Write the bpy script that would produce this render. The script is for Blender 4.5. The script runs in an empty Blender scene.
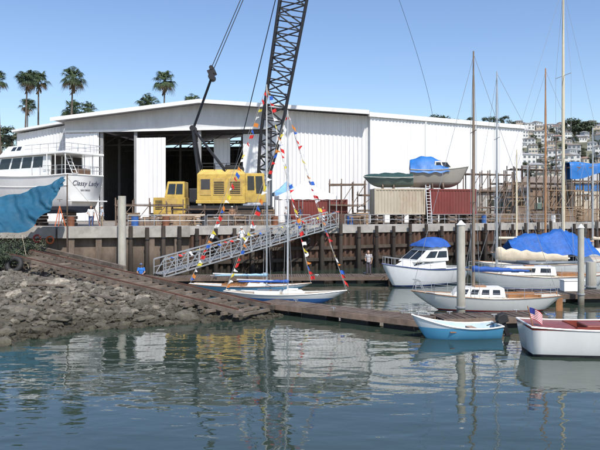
import bpy, bmesh, math, random
from mathutils import Vector, Matrix, noise
R=math.radians; rnd=random.Random(7)
scene=bpy.context.scene; COL=scene.collection
F=650.0; H=212.0; CZ=5.0; DK=3.75
def X(px,d): return (px-300)*d/F
def Z(py,d): return CZ-(py-H)*d/F
V=Vector
# ---------------------------------------------------------------- materials
MC={}
def mat(name,col,rough=.6,metal=0,var=.18,scale=2.0,st=(1,1,1),bump=0.0,bscale=None,obj_rand=0.0,dirt=None,dirt_amt=.5):
    if name in MC: return MC[name]
    m=bpy.data.materials.new(name); m.use_nodes=True; nt=m.node_tree; N=nt.nodes; L=nt.links
    b=N['Principled BSDF']; b.inputs['Roughness'].default_value=rough; b.inputs['Metallic'].default_value=metal
    tc=N.new('ShaderNodeTexCoord'); mp=N.new('ShaderNodeMapping'); mp.inputs['Scale'].default_value=st
    L.new(tc.outputs['Object'],mp.inputs['Vector'])
    n=N.new('ShaderNodeTexNoise'); n.inputs['Scale'].default_value=scale; n.inputs['Detail'].default_value=6; n.inputs['Roughness'].default_value=.65
    L.new(mp.outputs[0],n.inputs['Vector'])
    r=N.new('ShaderNodeValToRGB'); r.color_ramp.elements[0].position=.3; r.color_ramp.elements[1].position=.7
    r.color_ramp.elements[0].color=[max(0,c*(1-var)) for c in col]+[1]; r.color_ramp.elements[1].color=[min(1,c*(1+var)) for c in col]+[1]
    L.new(n.outputs['Fac'],r.inputs['Fac']); out=r.outputs['Color']
    if dirt:
        n2=N.new('ShaderNodeTexNoise'); n2.inputs['Scale'].default_value=scale*.45; n2.inputs['Detail'].default_value=8; n2.inputs['Roughness'].default_value=.75
        L.new(mp.outputs[0],n2.inputs['Vector'])
        r2=N.new('ShaderNodeValToRGB'); r2.color_ramp.elements[0].position=.5; r2.color_ramp.elements[1].position=.72
        r2.color_ramp.elements[0].color=(0,0,0,1); r2.color_ramp.elements[1].color=(dirt_amt,)*3+(1,)
        L.new(n2.outputs['Fac'],r2.inputs['Fac'])
        mx=N.new('ShaderNodeMixRGB'); mx.inputs['Color2'].default_value=list(dirt)+[1]
        L.new(r2.outputs['Color'],mx.inputs['Fac']); L.new(out,mx.inputs['Color1']); out=mx.outputs['Color']
    if obj_rand:
        oi=N.new('ShaderNodeObjectInfo'); mr=N.new('ShaderNodeMapRange'); mr.inputs['To Min'].default_value=1-obj_rand; mr.inputs['To Max'].default_value=1+obj_rand
        L.new(oi.outputs['Random'],mr.inputs['Value'])
        hs=N.new('ShaderNodeHueSaturation'); L.new(mr.outputs[0],hs.inputs['Value']); L.new(out,hs.inputs['Color']); out=hs.outputs['Color']
    L.new(out,b.inputs['Base Color'])
    if bump:
        n3=N.new('ShaderNodeTexNoise'); n3.inputs['Scale'].default_value=bscale or scale*4; n3.inputs['Detail'].default_value=4
        L.new(mp.outputs[0],n3.inputs['Vector'])
        bp=N.new('ShaderNodeBump'); bp.inputs['Distance'].default_value=bump; L.new(n3.outputs['Fac'],bp.inputs['Height']); L.new(bp.outputs[0],b.inputs['Normal'])
    MC[name]=m; return m
def hullmat(name,top,stripe,bottom,z1,z2,sheer=None,zs=9):
    if name in MC: return MC[name]
    m=mat(name,top,.22,var=.05,scale=1.2,st=(1,1,.4),dirt=tuple(c*.6 for c in top),dirt_amt=.35); nt=m.node_tree; N=nt.nodes; L=nt.links; b=N['Principled BSDF']
    src=b.inputs['Base Color'].links[0].from_socket
    tc=N.new('ShaderNodeTexCoord'); sp=N.new('ShaderNodeSeparateXYZ'); L.new(tc.outputs['Object'],sp.inputs[0])
    def band(z,col,src,above):
        mt=N.new('ShaderNodeMath'); mt.operation='GREATER_THAN' if above else 'LESS_THAN'; mt.inputs[1].default_value=z; L.new(sp.outputs['Z'],mt.inputs[0])
        mx=N.new('ShaderNodeMixRGB'); L.new(mt.outputs[0],mx.inputs['Fac']); L.new(src,mx.inputs['Color1']); mx.inputs['Color2'].default_value=list(col)+[1]; return mx.outputs['Color']
    if sheer: src=band(zs,sheer,src,True)
    src=band(z2,stripe,src,False); src=band(z1,bottom,src,False)
    L.new(src,b.inputs['Base Color']); return m
white=mat('white_paint',(.8,.8,.78),.4,var=.05,scale=1.5,dirt=(.45,.42,.38),dirt_amt=.4)
gel=mat('white_gelcoat',(.82,.82,.79),.25,var=.05,scale=1.5,dirt=(.5,.48,.43),dirt_amt=.3)
siding=mat('white_siding',(.82,.82,.81),.45,var=.07,scale=.5,st=(1,1,.1),dirt=(.52,.49,.46),dirt_amt=.6)
siding2=mat('weathered_white_siding',(.8,.81,.81),.45,var=.08,scale=.5,st=(1,1,.1),dirt=(.48,.48,.48),dirt_amt=.6)
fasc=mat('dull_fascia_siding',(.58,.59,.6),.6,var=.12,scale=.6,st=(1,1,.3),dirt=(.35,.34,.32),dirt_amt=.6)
dark=mat('dark_interior',(.05,.05,.055),.8)
roofm=mat('grey_metal_roof',(.45,.46,.48),.5,var=.1)
conc=mat('concrete',(.37,.35,.32),.85,var=.25,scale=.8,bump=.01,dirt=(.14,.12,.1),dirt_amt=.7)
concf=mat('stained_bulkhead_face',(.17,.13,.1),.85,var=.4,scale=.9,st=(1,1,.5),bump=.02,dirt=(.06,.045,.035),dirt_amt=.9)
concd=mat('yard_surface',(.25,.22,.19),.9,var=.25,scale=.3,bump=.01)
rust=mat('rusty_sheet_piling',(.085,.047,.032),.85,var=.5,scale=.7,st=(1,1,.4),bump=.02,dirt=(.17,.09,.055),dirt_amt=.6)
timber=mat('weathered_timber',(.14,.1,.075),.85,var=.45,scale=1.5,st=(1,1,1),bump=.01,obj_rand=.45)
slipm=mat('grey_brown_track_timber',(.17,.135,.105),.85,var=.45,scale=1.3,bump=.02,obj_rand=.35,dirt=(.06,.045,.03),dirt_amt=.9)
pilem=mat('dark_creosote_timber',(.05,.038,.03),.85,var=.4,scale=2,st=(1,1,.3),bump=.01,obj_rand=.35,dirt=(.13,.1,.07))
deckm=mat('brown_dock_planks',(.095,.068,.052),.85,var=.4,scale=1.6,obj_rand=.2,dirt=(.2,.175,.14),dirt_amt=.7)
lumber=mat('sawn_lumber',(.25,.17,.105),.8,var=.35,scale=2,obj_rand=.45,dirt=(.1,.075,.055),dirt_amt=.7)
alu=mat('dull_aluminium',(.5,.51,.52),.4,metal=.6,var=.1)
galv=mat('galvanised_steel',(.38,.39,.4),.5,metal=.4,var=.15)
blacks=mat('black_steel',(.014,.014,.016),.5,var=.2)
rub=mat('black_rubber',(.02,.02,.02),.7)
glass=mat('dark_window_glass',(.02,.025,.03),.08,var=.3)
yel=mat('yellow_machine_paint',(.56,.38,.08),.5,var=.22,scale=1,dirt=(.14,.09,.045),dirt_amt=1.0)
bluet=mat('blue_tarpaulin',(.02,.15,.45),.5,var=.2,scale=1.2,bump=.02,bscale=3)
tealt=mat('blue_teal_tarpaulin',(.012,.085,.15),.55,var=.3,scale=.8,bump=.05,bscale=2)
greent=mat('dark_green_tarpaulin',(.02,.06,.055),.6,var=.25,bump=.02)
redc=mat('red_oxide_container',(.18,.035,.028),.6,var=.3,scale=1,st=(1,1,.3),dirt=(.09,.045,.035),dirt_amt=.7)
creamc=mat('cream_container',(.44,.39,.3),.6,var=.15,scale=1,st=(1,1,.3),dirt=(.23,.12,.06),dirt_amt=.7)
varn=mat('varnished_wood',(.3,.14,.06),.3,var=.25,scale=3)
mastw=mat('varnished_spruce',(.42,.2,.08),.35,var=.15)
mastc=mat('cream_painted_spar',(.66,.58,.42),.4,var=.08)
canvas=mat('cream_canvas',(.58,.5,.38),.8,var=.15,bump=.02)
bcan=mat('blue_canvas',(.02,.09,.36),.7,var=.2,bump=.015)
skin=mat('skin',(.42,.25,.17),.55,var=.1)
orange=mat('orange_plastic',(.6,.13,.03),.5)
rockm=mat('bank_rock',(.22,.195,.155),.9,var=.5,scale=2.5,bump=.03,obj_rand=.5)
def wetten(m,z0,z1,colr):
    nt=m.node_tree; N=nt.nodes; L=nt.links; b=N['Principled BSDF']; src=b.inputs['Base Color'].links[0].from_socket
    g=N.new('ShaderNodeNewGeometry'); sp=N.new('ShaderNodeSeparateXYZ'); L.new(g.outputs['Position'],sp.inputs[0])
    mr=N.new('ShaderNodeMapRange'); mr.inputs['From Min'].default_value=z0; mr.inputs['From Max'].default_value=z1; mr.inputs['To Min'].default_value=.85; mr.inputs['To Max'].default_value=0
    L.new(sp.outputs['Z'],mr.inputs['Value']); mx=N.new('ShaderNodeMixRGB'); L.new(mr.outputs[0],mx.inputs['Fac']); L.new(src,mx.inputs['Color1']); mx.inputs['Color2'].default_value=list(colr)+[1]
    L.new(mx.outputs[0],b.inputs['Base Color'])
wetten(rockm,.1,.85,(.04,.036,.02))
wetten(pilem,.3,1.3,(.02,.018,.013)); wetten(rust,.3,1.4,(.02,.018,.013)); wetten(concf,.5,1.9,(.035,.03,.022))
shorem=mat('bank_soil',(.115,.098,.072),.95,var=.5,scale=1.5,bump=.08,bscale=6); wetten(shorem,.1,.9,(.028,.025,.016))
# ---------------------------------------------------------------- mesh builder
class MB:
    def __init__(s): s.v=[]; s.f=[]
    def add(s,vs,fs):
        o=len(s.v); s.v+= [V(p) for p in vs]; s.f+=[tuple(i+o for i in f) for f in fs]; return s
    def box(s,c,d,rz=0,M=None):
        x,y,z=d[0]/2,d[1]/2,d[2]/2; vs=[V((a*x,b*y,e*z)) for e in(-1,1) for a,b in((-1,-1),(1,-1),(1,1),(-1,1))]
        if rz: m=Matrix.Rotation(rz,3,'Z'); vs=[m@p for p in vs]
        if M: vs=[M@p for p in vs]
        return s.add([p+V(c) for p in vs],[(0,3,2,1),(4,5,6,7),(0,1,5,4),(1,2,6,5),(2,3,7,6),(3,0,4,7)])
    def b2(s,x0,x1,y0,y1,z0,z1): return s.box(((x0+x1)/2,(y0+y1)/2,(z0+z1)/2),(x1-x0,y1-y0,z1-z0))
    def hexa(s,p): return s.add(p,[(0,3,2,1),(4,5,6,7),(0,1,5,4),(1,2,6,5),(2,3,7,6),(3,0,4,7)])
    def tube(s,p,q,r,r2=None,n=8,cap=True):
        p=V(p);q=V(q); r2=r if r2 is None else r2; d=(q-p)
        if d.length<1e-6: return s
        a=d.normalized(); u=a.cross(V((0,0,1)) if abs(a.z)<.9 else V((1,0,0))).normalized(); w=a.cross(u)
        vs=[]
        for c,rr in((p,r),(q,r2)):
            for i in range(n): t=2*math.pi*i/n; vs.append(c+(u*math.cos(t)+w*math.sin(t))*rr)
        fs=[(i,(i+1)%n,n+(i+1)%n,n+i) for i in range(n)]
        if cap: fs+=[tuple(range(n))[::-1],tuple(range(n,2*n))]
        return s.add(vs,fs)
    def path(s,pts,r,n=6):
        for a,b in zip(pts,pts[1:]): s.tube(a,b,r,n=n)
        return s
    def beam(s,p,q,w,h):
        p=V(p);q=V(q); a=(q-p).normalized(); u=a.cross(V((0,0,1)) if abs(a.z)<.98 else V((1,0,0))).normalized(); k=u.cross(a)
        vs=[c+u*(i*w/2)+k*(j*h/2) for c in(p,q) for i,j in((-1,-1),(1,-1),(1,1),(-1,1))]
        return s.hexa(vs)
    def ell(s,c,r,n=10,m=7,M=None):
        vs=[];fs=[]
        for j in range(1,m):
            th=math.pi*j/m
            for i in range(n):
                ph=2*math.pi*i/n; p=V((r[0]*math.sin(th)*math.cos(ph),r[1]*math.sin(th)*math.sin(ph),r[2]*math.cos(th)))
                vs.append((M@p if M else p)+V(c))
        t=V((0,0,r[2])); b=V((0,0,-r[2])); vs+=[(M@t if M else t)+V(c),(M@b if M else b)+V(c)]
        T=len(vs)-2;B=T+1
        for j in range(m-2):
            for i in range(n): fs.append((j*n+i,(j+1)*n+i,(j+1)*n+(i+1)%n,j*n+(i+1)%n))
        for i in range(n): fs.append((T,i,(i+1)%n)); fs.append((B,(m-2)*n+(i+1)%n,(m-2)*n+i))
        return s.add(vs,fs)
    def poly(s,pts): return s.add(pts,[tuple(range(len(pts)))])
    def grid(s,rows):
        n=len(rows[0]); vs=[p for r in rows for p in r]
        return s.add(vs,[(j*n+i,j*n+i+1,(j+1)*n+i+1,(j+1)*n+i) for j in range(len(rows)-1) for i in range(n-1)])
    def panel(s,a,b,c,d,u0,u1,v0,v1,off=.02,th=.03):
        a,b,c,d=map(V,(a,b,c,d)); f=lambda u,v:(a*(1-u)+b*u)*(1-v)+(d*(1-u)+c*u)*v
        n=(b-a).cross(d-a).normalized(); q=[f(u0,v0),f(u1,v0),f(u1,v1),f(u0,v1)]
        return s.hexa([p+n*(off-th) for p in q]+[p+n*off for p in q])
    def build(s,name,m,parent=None,smooth=False,w=False,bev=0,weld=True,origin=None):
        o3=V((0,0,0))
        if w and parent: o3=parent.location
        if origin is not None: o3=V(origin)
        me=bpy.data.meshes.new(name); me.from_pydata([p-o3 for p in s.v],[],s.f)
        bm=bmesh.new(); bm.from_mesh(me)
        if weld: bmesh.ops.remove_doubles(bm,verts=bm.verts,dist=1e-4)
        bmesh.ops.recalc_face_normals(bm,faces=bm.faces); bm.to_mesh(me); bm.free()
        if smooth: me.shade_smooth()
        me.materials.append(m)
        o=bpy.data.objects.new(name,me); COL.objects.link(o)
        if parent: o.parent=parent
        elif origin is not None: o.location=origin
        if bev: md=o.modifiers.new('b','BEVEL'); md.width=bev; md.segments=2; md.limit_method='ANGLE'
        return o
def thing(name,label,cat,loc=(0,0,0),rz=0,group=None,sc=1):
    o=bpy.data.objects.new(name,None); COL.objects.link(o); o.location=loc; o.rotation_euler=(0,0,rz); o.empty_display_size=.3; o.scale=(sc,)*3
    o['label']=label; o['category']=cat
    if group: o['group']=group
    return o
def tag(o,label,cat,group=None,kind=None):
    o['label']=label; o['category']=cat
    if group: o['group']=group
    if kind: o['kind']=kind
    return o
def struct(o,label=None,cat=None):
    o['kind']='structure'; o['label']=label or o.name.replace('_',' '); o['category']=cat or o.name.replace('_',' '); return o
def copy_tree(o,loc=None,rz=None,sc=None,label=None,group=None,parent=None):
    c=o.copy(); COL.objects.link(c)
    if parent is not None: c.parent=parent
    for ch in [k for k in bpy.data.objects if k.parent==o]: copy_tree(ch,parent=c)
    if loc is not None: c.location=loc
    if rz is not None: c.rotation_euler=(0,0,rz)
    if sc is not None: c.scale=sc if hasattr(sc,'__len__') else (sc,)*3
    if label: c['label']=label
    if group: c['group']=group
    return c
# ---------------------------------------------------------------- camera, light
cam=bpy.data.objects.new('camera',bpy.data.cameras.new('camera')); COL.objects.link(cam); scene.camera=cam
cam.location=(0,0,CZ); cam.rotation_euler=(R(90),0,0); cam.data.lens=F/600*36; cam.data.sensor_width=36; cam.data.shift_y=-(225-H)/600; cam.data.clip_end=6000
sd=V((.26,-.78,1.0)).normalized(); el=math.asin(sd.z); az=math.atan2(sd.x,sd.y)
sun=bpy.data.lights.new('sun','SUN'); sun.energy=4.8; sun.angle=R(.5); sun.color=(1,.95,.87); so=bpy.data.objects.new('sun',sun); COL.objects.link(so); so.rotation_euler=sd.to_track_quat('Z','Y').to_euler()
w=bpy.data.worlds.new('World'); scene.world=w; w.use_nodes=True; nt=w.node_tree; bg=nt.nodes['Background']
sk=nt.nodes.new('ShaderNodeTexSky'); sk.sky_type='NISHITA'; sk.sun_disc=False; sk.sun_elevation=el; sk.sun_rotation=az%(2*math.pi); sk.air_density=1.1; sk.dust_density=.8; sk.ozone_density=2.5
hs=nt.nodes.new('ShaderNodeHueSaturation'); hs.inputs['Hue'].default_value=.508; hs.inputs['Saturation'].default_value=1.1; hs.inputs['Value'].default_value=1.27
nt.links.new(sk.outputs[0],hs.inputs['Color']); nt.links.new(hs.outputs[0],bg.inputs[0]); bg.inputs[1].default_value=.13
scene.view_settings.view_transform='Standard'; scene.view_settings.look='None'; scene.view_settings.exposure=0
# ---------------------------------------------------------------- water
wm=bpy.data.materials.new('harbour_water'); wm.use_nodes=True; nt=wm.node_tree; N=nt.nodes; L=nt.links; b=N['Principled BSDF']
b.inputs['Roughness'].default_value=.02; b.inputs['IOR'].default_value=1.6
tc=N.new('ShaderNodeTexCoord'); prev=None
nn_=N.new('ShaderNodeTexNoise'); nn_.inputs['Scale'].default_value=.12; nn_.inputs['Detail'].default_value=3; L.new(tc.outputs['Object'],nn_.inputs['Vector'])
rr_=N.new('ShaderNodeValToRGB'); rr_.color_ramp.elements[0].color=(.022,.04,.034,1); rr_.color_ramp.elements[1].color=(.042,.058,.04,1); L.new(nn_.outputs['Fac'],rr_.inputs['Fac']); L.new(rr_.outputs[0],b.inputs['Base Color'])
for sc,dist,stx in((.3,.035,.8),(1.1,.0175,.6),(3.0,.0034,.75)):
    mp=N.new('ShaderNodeMapping'); mp.inputs['Scale'].default_value=(stx,1.25,1); mp.inputs['Rotation'].default_value=(0,0,R(9*sc)); L.new(tc.outputs['Object'],mp.inputs[0])
    n=N.new('ShaderNodeTexNoise'); n.inputs['Scale'].default_value=sc; n.inputs['Detail'].default_value=1.5; n.inputs['Distortion'].default_value=.4; L.new(mp.outputs[0],n.inputs['Vector'])
    bp=N.new('ShaderNodeBump'); bp.inputs['Distance'].default_value=dist; bp.inputs['Strength'].default_value=1; L.new(n.outputs['Fac'],bp.inputs['Height'])
    if prev: L.new(prev.outputs[0],bp.inputs['Normal'])
    prev=bp
L.new(prev.outputs[0],b.inputs['Normal'])
m=MB(); m.poly([(-900,-60,0),(900,-60,0),(900,1600,0),(-900,1600,0)]); struct(m.build('water',wm),'calm dark harbour water','water')
# ---------------------------------------------------------------- quay line & ground
Q=[V((-70,46,0)),V((-24.5,50,0)),V((-18.6,50,0)),V((-9.0,52.8,0)),V((2.6,57,0)),V((36,76,0)),V((140,132,0))]
m=MB()
vs=[V((p.x,p.y,DK)) for p in Q]+[V((1500,900,DK)),V((1500,3000,DK)),V((-1500,3000,DK)),V((-1500,46,DK))]
m.poly(vs); struct(m.build('ground',concd),'flat boatyard ground','ground')
def qwall(mb,a,b,pitch=.6,dep=.22,z0=-1,z1=DK-.55,off=.15):
    d=(b-a); Ln=d.length; u=d/Ln; n=V((u.y,-u.x,0)); k=int(Ln/pitch); rows=[[],[]]
    for i in range(k+1):
        for j,(q,e) in enumerate(((0,0),(.2,dep),(.5,dep),(.7,0))):
            p=a+u*min(Ln,(i+q)*pitch)+n*(e+off)
            rows[0].append(V((p.x,p.y,z0))); rows[1].append(V((p.x,p.y,z1)))
    mb.grid(rows)
def capbeam(mb,a,b,z0,z1,o=.45):
    d=(b-a).normalized(); n=V((d.y,-d.x,0)); a2=a+n*o; b2=b+n*o; ai=a-n*.4; bi=b-n*.4
    mb.hexa([V((p.x,p.y,z)) for z in(z0,z1) for p in(a2,b2,bi,ai)])
t=thing('quay_wall','long quay with rusty brown sheet piling under a grey concrete edge','quay',(-9,52.8,0))
m=MB(); 
for a,b_ in zip(Q[3:],Q[4:]): qwall(m,a,b_)
m.build('sheet_piling',rust,t,w=True)
m=MB()
for a,b_ in zip(Q[3:],Q[4:]): capbeam(m,a,b_,DK-.6,DK+.12)
m.build('concrete_edge',conc,t,w=True)
for zz in(1.9,.9):
    m=MB()
    for a,b_ in zip(Q[3:5],Q[4:6]):
        d=(b_-a).normalized(); n=V((d.y,-d.x,0)); m.beam(a+n*.46+V((0,0,zz)),b_+n*.46+V((0,0,zz)),.16,.28)
    m.build('waling',pilem,t,w=True)
t=thing('concrete_bulkhead','stained brown bulkhead with a pale concrete cap at the landward quay end','bulkhead',(-18.6,50,0))
m=MB(); capbeam(m,Q[2],Q[3],-1,DK-.75,.1); capbeam(m,Q[1],Q[2],-1,DK-.75,.1); capbeam(m,Q[0],Q[1],-1,DK-.75,.1); m.build('wall_face',concf,t,w=True)
m=MB(); capbeam(m,Q[2],Q[3],DK-.75,DK+.14,.7); capbeam(m,Q[1],Q[2],DK-.75,DK+.14,.7); capbeam(m,Q[0],Q[1],DK-.75,DK+.14,.7); m.build('concrete_edge',conc,t,w=True)
for i in range(5):
    m=MB(); p=Q[2].lerp(Q[3],(i+.5)/5); m.box((p.x+.1,p.y-.38,1.45),(.45,.35,3.05),rz=.28); m.build('buttress',concf,t,w=True)
first=None
for a,b_,n in((Q[2]+(Q[3]-Q[2])*.5,Q[3],4),(Q[3],Q[4],8),(Q[4],Q[5],20)):
    d=(b_-a).normalized(); nn=V((d.y,-d.x,0))
    for i in range(n):
        p=a.lerp(b_,(i+.3)/n)+nn*.9
        if first is None:
            first=thing('fender_pile','dark timber fender pile standing against the rusty quay wall','pile',(p.x,p.y,-1),group='fender piles along the quay')
            mm=MB(); mm.tube((0,0,0),(0,0,4.9),.19,.16,n=10); mm.build('post',pilem,first)
            mm=MB(); mm.tube((0,0,3.9),(0,0,3.98),.2,.2,n=10); mm.build('band',blacks,first)
        else: copy_tree(first,(p.x,p.y,-1+rnd.uniform(-.25,.15)),rnd.random()*6)
# ---------------------------------------------------------------- bank terrain
SH=[V((-13,19)),V((-11.3,24.4)),V((-8.9,27.6)),V((-4.8,29.2)),V((-1.8,30.2)),V((-1.0,31.4)),V((-3.2,33.6)),V((-5.9,36.6)),V((-9.6,40.3)),V((-12.2,43.5)),V((-12.6,52))]
POLY=[(p.x,p.y) for p in SH]+[(-90,52),(-90,14)]
def inside(x,y):
    c=False;n=len(POLY);j=n-1
    for i in range(n):
        xi,yi=POLY[i];xj,yj=POLY[j]
        if (yi>y)!=(yj>y) and x<(xj-xi)*(y-yi)/(yj-yi)+xi: c=not c
        j=i
    return c
def sdist(x,y):
    p=V((x,y)); best=1e9
    for a,b_ in zip(SH,SH[1:]):
        ab=b_-a; t=max(0,min(1,(p-a).dot(ab)/ab.length_squared)); best=min(best,(p-a-ab*t).length)
    return best if inside(x,y) else -best
def gh(x,y):
    d=sdist(x,y)+.5*noise.noise(V((x*.5,y*.5,5))); z=.2*d if d<5 else 1.0+.1*(d-5)
    z=max(-1.2,min(z,3.0)); return z+.2*noise.noise(V((x*.6,y*.6,0)))*min(1,max(.2,d/2))+.1*noise.noise(V((x*2.4,y*2.4,1)))
m=MB(); rows=[]
for j in range(110):
    y=14+37.0*j/109; rows.append([V((x,y,gh(x,y))) for x in [-60+ 62*(i/130)**.6 for i in range(131)]])
m.grid(rows); struct(m.build('ground_bank',shorem,smooth=True),'brown sloping stony bank','bank')
def rockmesh(mb,c,r,seed,sub=2):
    bm=bmesh.new(); bmesh.ops.create_icosphere(bm,subdivisions=sub,radius=1)
    sx,sy,sz=rnd.uniform(.8,1.3),rnd.uniform(.75,1.1),rnd.uniform(.5,.8); M=Matrix.Rotation(rnd.random()*6.3,3,'Z')@Matrix.Rotation(rnd.uniform(-.5,.5),3,'X')
    vs=[]
    for v in bm.verts:
        k=1+.38*noise.noise(v.co*1.3+V((seed,seed*2,0)))+.15*noise.noise(v.co*3.1+V((seed,0,0)))
        q=v.co*k; q=V((round(q.x*2.6)/2.6*.6+q.x*.4,round(q.y*2.6)/2.6*.6+q.y*.4,round(q.z*2)/2*.4+q.z*.6)); vs.append(M@V((q.x*sx,q.y*sy,q.z*sz))*r+V(c))
    fs=[tuple(v.index for v in f.verts) for f in bm.faces]; bm.free(); mb.add(vs,fs)
rockme=[]
for k in range(10):
    mm=MB(); rockmesh(mm,(0,0,0),1,k*7.3); o=mm.build('boulder',rockm); rockme.append(o)
RL='rough weathered boulder of the bank between the timber slipway and the water'
cnt=0; used=set(); TA=V((-22.5,48.2)); TB=V((-1.2,31.0)); tu=(TB-TA).normalized(); tn=V((tu.y,-tu.x)); tn=tn if tn.y<0 else -tn
def trackoff(x,y): return (V((x,y))-TA).dot(tn)
while cnt<290:
    x=rnd.uniform(-24,-1); y=rnd.uniform(23,46); d=sdist(x,y); to=trackoff(x,y)
    if d<-.15 or d>9 or rnd.random()>(1.1-d/12): continue
    if -.7<to<3.1 or abs(X(0,y))*1.0< -x: continue
    k=rnd.randrange(10); s=rnd.uniform(.11,.25)*(1.8 if rnd.random()<.12 else 1); z=gh(x,y)+s*.15
    o=rockme[k] if k not in used else rockme[k].copy()
    if k in used: COL.objects.link(o)
    used.add(k)
    o.location=(x,y,z); o.scale=(s*rnd.uniform(.8,1.4),s,s*rnd.uniform(.7,1.1)); o.rotation_euler=(rnd.uniform(-.3,.3),rnd.uniform(-.3,.3),rnd.random()*6.3)
    tag(o,RL,'boulder','boulders of the rocky bank'); cnt+=1
mm=MB(); cnt=0
while cnt<6200:
    x=rnd.uniform(-27,-.8); y=rnd.uniform(22,49); d=sdist(x,y)
    if d<-.3 or d>13 or -x>abs(X(0,y))*1.1: continue
    s=.045+.14*rnd.random()**1.6; rockmesh(mm,(x,y,gh(x,y)+s*.25),s,cnt*.37,1); cnt+=1
tag(mm.build('rubble',rockm,weld=False),'small loose stones strewn all over the bank','rubble',kind='stuff')
for i,(x,y,a,l_,lab) in enumerate(((-12.5,33,.4,2.2,'grey driftwood plank lying halfway up the bank'),(-9.5,31.2,-.5,1.5,'short driftwood plank nearest the water on the bank'),(-16,38.6,.2,2.6,'long driftwood plank high on the bank near the track'))):
    m=MB(); m.box((0,0,0),(l_,.2,.07),rz=0); o=m.build('driftwood_plank',slipm); o.location=(x,y,gh(x,y)+.2); o.rotation_euler=(.05,.08,a); tag(o,lab,'plank')
# ---------------------------------------------------------------- slipway track
A=V((-22.5,48.2,2.5)); B=V((-1.2,31.0,.3)); dr=(B-A); u=V((dr.x,dr.y,0)).normalized(); nr=V((u.y,-u.x,0))
if nr.y>0: nr=-nr
t=thing('timber_slipway','long brown timber slipway track running down the rocky bank','slipway',A)
def sp(tt,o,dz=0): return A.lerp(B,tt)+nr*o+V((0,0,dz))
for o_ in(.0,2.2):
    for q in range(6):
        m=MB(); j0=rnd.uniform(-.03,.03); m.beam(sp(q/6+.002,o_+j0,.13),sp((q+1)/6-.002,o_-j0,.13+rnd.uniform(-.02,.02)),.2,.2); m.build('rail_beam',slipm,t,w=True)
    m=MB(); m.beam(sp(0,o_,.27),sp(.99,o_,.27),.07,.07); m.build('steel_rail',mat('rusted_rail',(.12,.055,.035),.7,var=.3),t,w=True)
for i in range(40):
    tt=(i+.5+rnd.uniform(-.15,.15))/40; m=MB(); e=rnd.uniform(-.2,.3); m.beam(sp(tt,-.4-e,-.02),sp(tt+rnd.uniform(-.004,.004),2.6+e,-.02),.2,.12); m.build('sleeper',slipm,t,w=True)
for i in range(12):
    for o_ in(0,2.2):
        tt=(i+.5)/12; p=sp(tt,o_); g=gh(p.x,p.y)
        if g<p.z-.15: m=MB(); m.tube((p.x,p.y,g-.5),(p.x,p.y,p.z),.12,n=8); m.build('trestle_post',pilem,t,w=True)
t=thing('timber_kerb','long squared timber lying on the bank above the slipway track','timber',sp(0,-2.2))
m=MB(); m.beam(sp(.04,-1.8,.1),sp(.5,-1.4,.1),.22,.24); m.build('timber_beam',slipm,t,w=True)
for tt in(.08,.2,.32,.45): 
    m=MB(); p=sp(tt,-1.65,.2); m.tube(p-V((0,0,1.6)),p,.08); m.build('stake',slipm,t,w=True)
# ---------------------------------------------------------------- floating docks
def dock(name,label,a,b,wd,z=.5,fl=True,cleats=3,group=None):
    a=V((a[0],a[1],0));b=V((b[0],b[1],0)); t=thing(name,label,'dock',a,group=group); u=(b-a).normalized(); n=V((-u.y,u.x,0)); Ln=(b-a).length
    m=MB(); k=int(Ln/.16)
    for i in range(k):
        p=a+u*((i+.5)*Ln/k); h=rnd.uniform(-.012,.012); e=rnd.uniform(-.03,.03)
        q=[p+u*sx*.066*Ln/k/.16+n*(sy*wd/2+e) for sx,sy in((-1,-1),(1,-1),(1,1),(-1,1))]
        m.hexa([V((c.x,c.y,zz)) for zz in(z-.05+h,z+h) for c in q])
    m.build('planking',deckm,t,w=True,weld=False)
    for s in(-1,1):
        m=MB(); m.beam(a+n*s*(wd/2+.07)+V((0,0,z-.14)),b+n*s*(wd/2+.07)+V((0,0,z-.14)),.09,.26); m.build('edge_board',timber,t,w=True)
    if fl:
        k=max(2,int(Ln/2.2))
        for i in range(k):
            p=a.lerp(b,(i+.5)/k); m=MB(); m.box((p.x,p.y,z-.42),(1.5,wd*.8,.5),rz=math.atan2(u.y,u.x)); m.build('float',rub,t,w=True,bev=.06)
    for i in range(cleats):
        p=a.lerp(b,(i+.5)/cleats)+n*(wd/2-.15)*(-1 if i%2 else 1)+V((0,0,z)); m=MB(); m.tube(p,p+V((0,0,.1)),.03); m.tube(p+V((0,0,.1))-u*.13,p+V((0,0,.1))+u*.13,.022); m.build('cleat',galv,t,w=True)
    return t
dock('floating_dock','long brown floating dock from the slipway foot towards the pale blue skiff',(-1.7,33.1),(5.4,27.5),1.3)
dock('floating_dock','short brown floating dock behind the pale blue skiff',(5.9,28.0),(10.6,28.9),1.3)
dock('floating_dock','long narrow floating dock at the foot of the quay under the gangway',(-11.6,45.6),(6.6,46.6),1.9,cleats=5)
dock('floating_dock','brown floating dock at the right behind the white and red launch',(12.4,36.4),(27,37.6),1.8)
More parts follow.
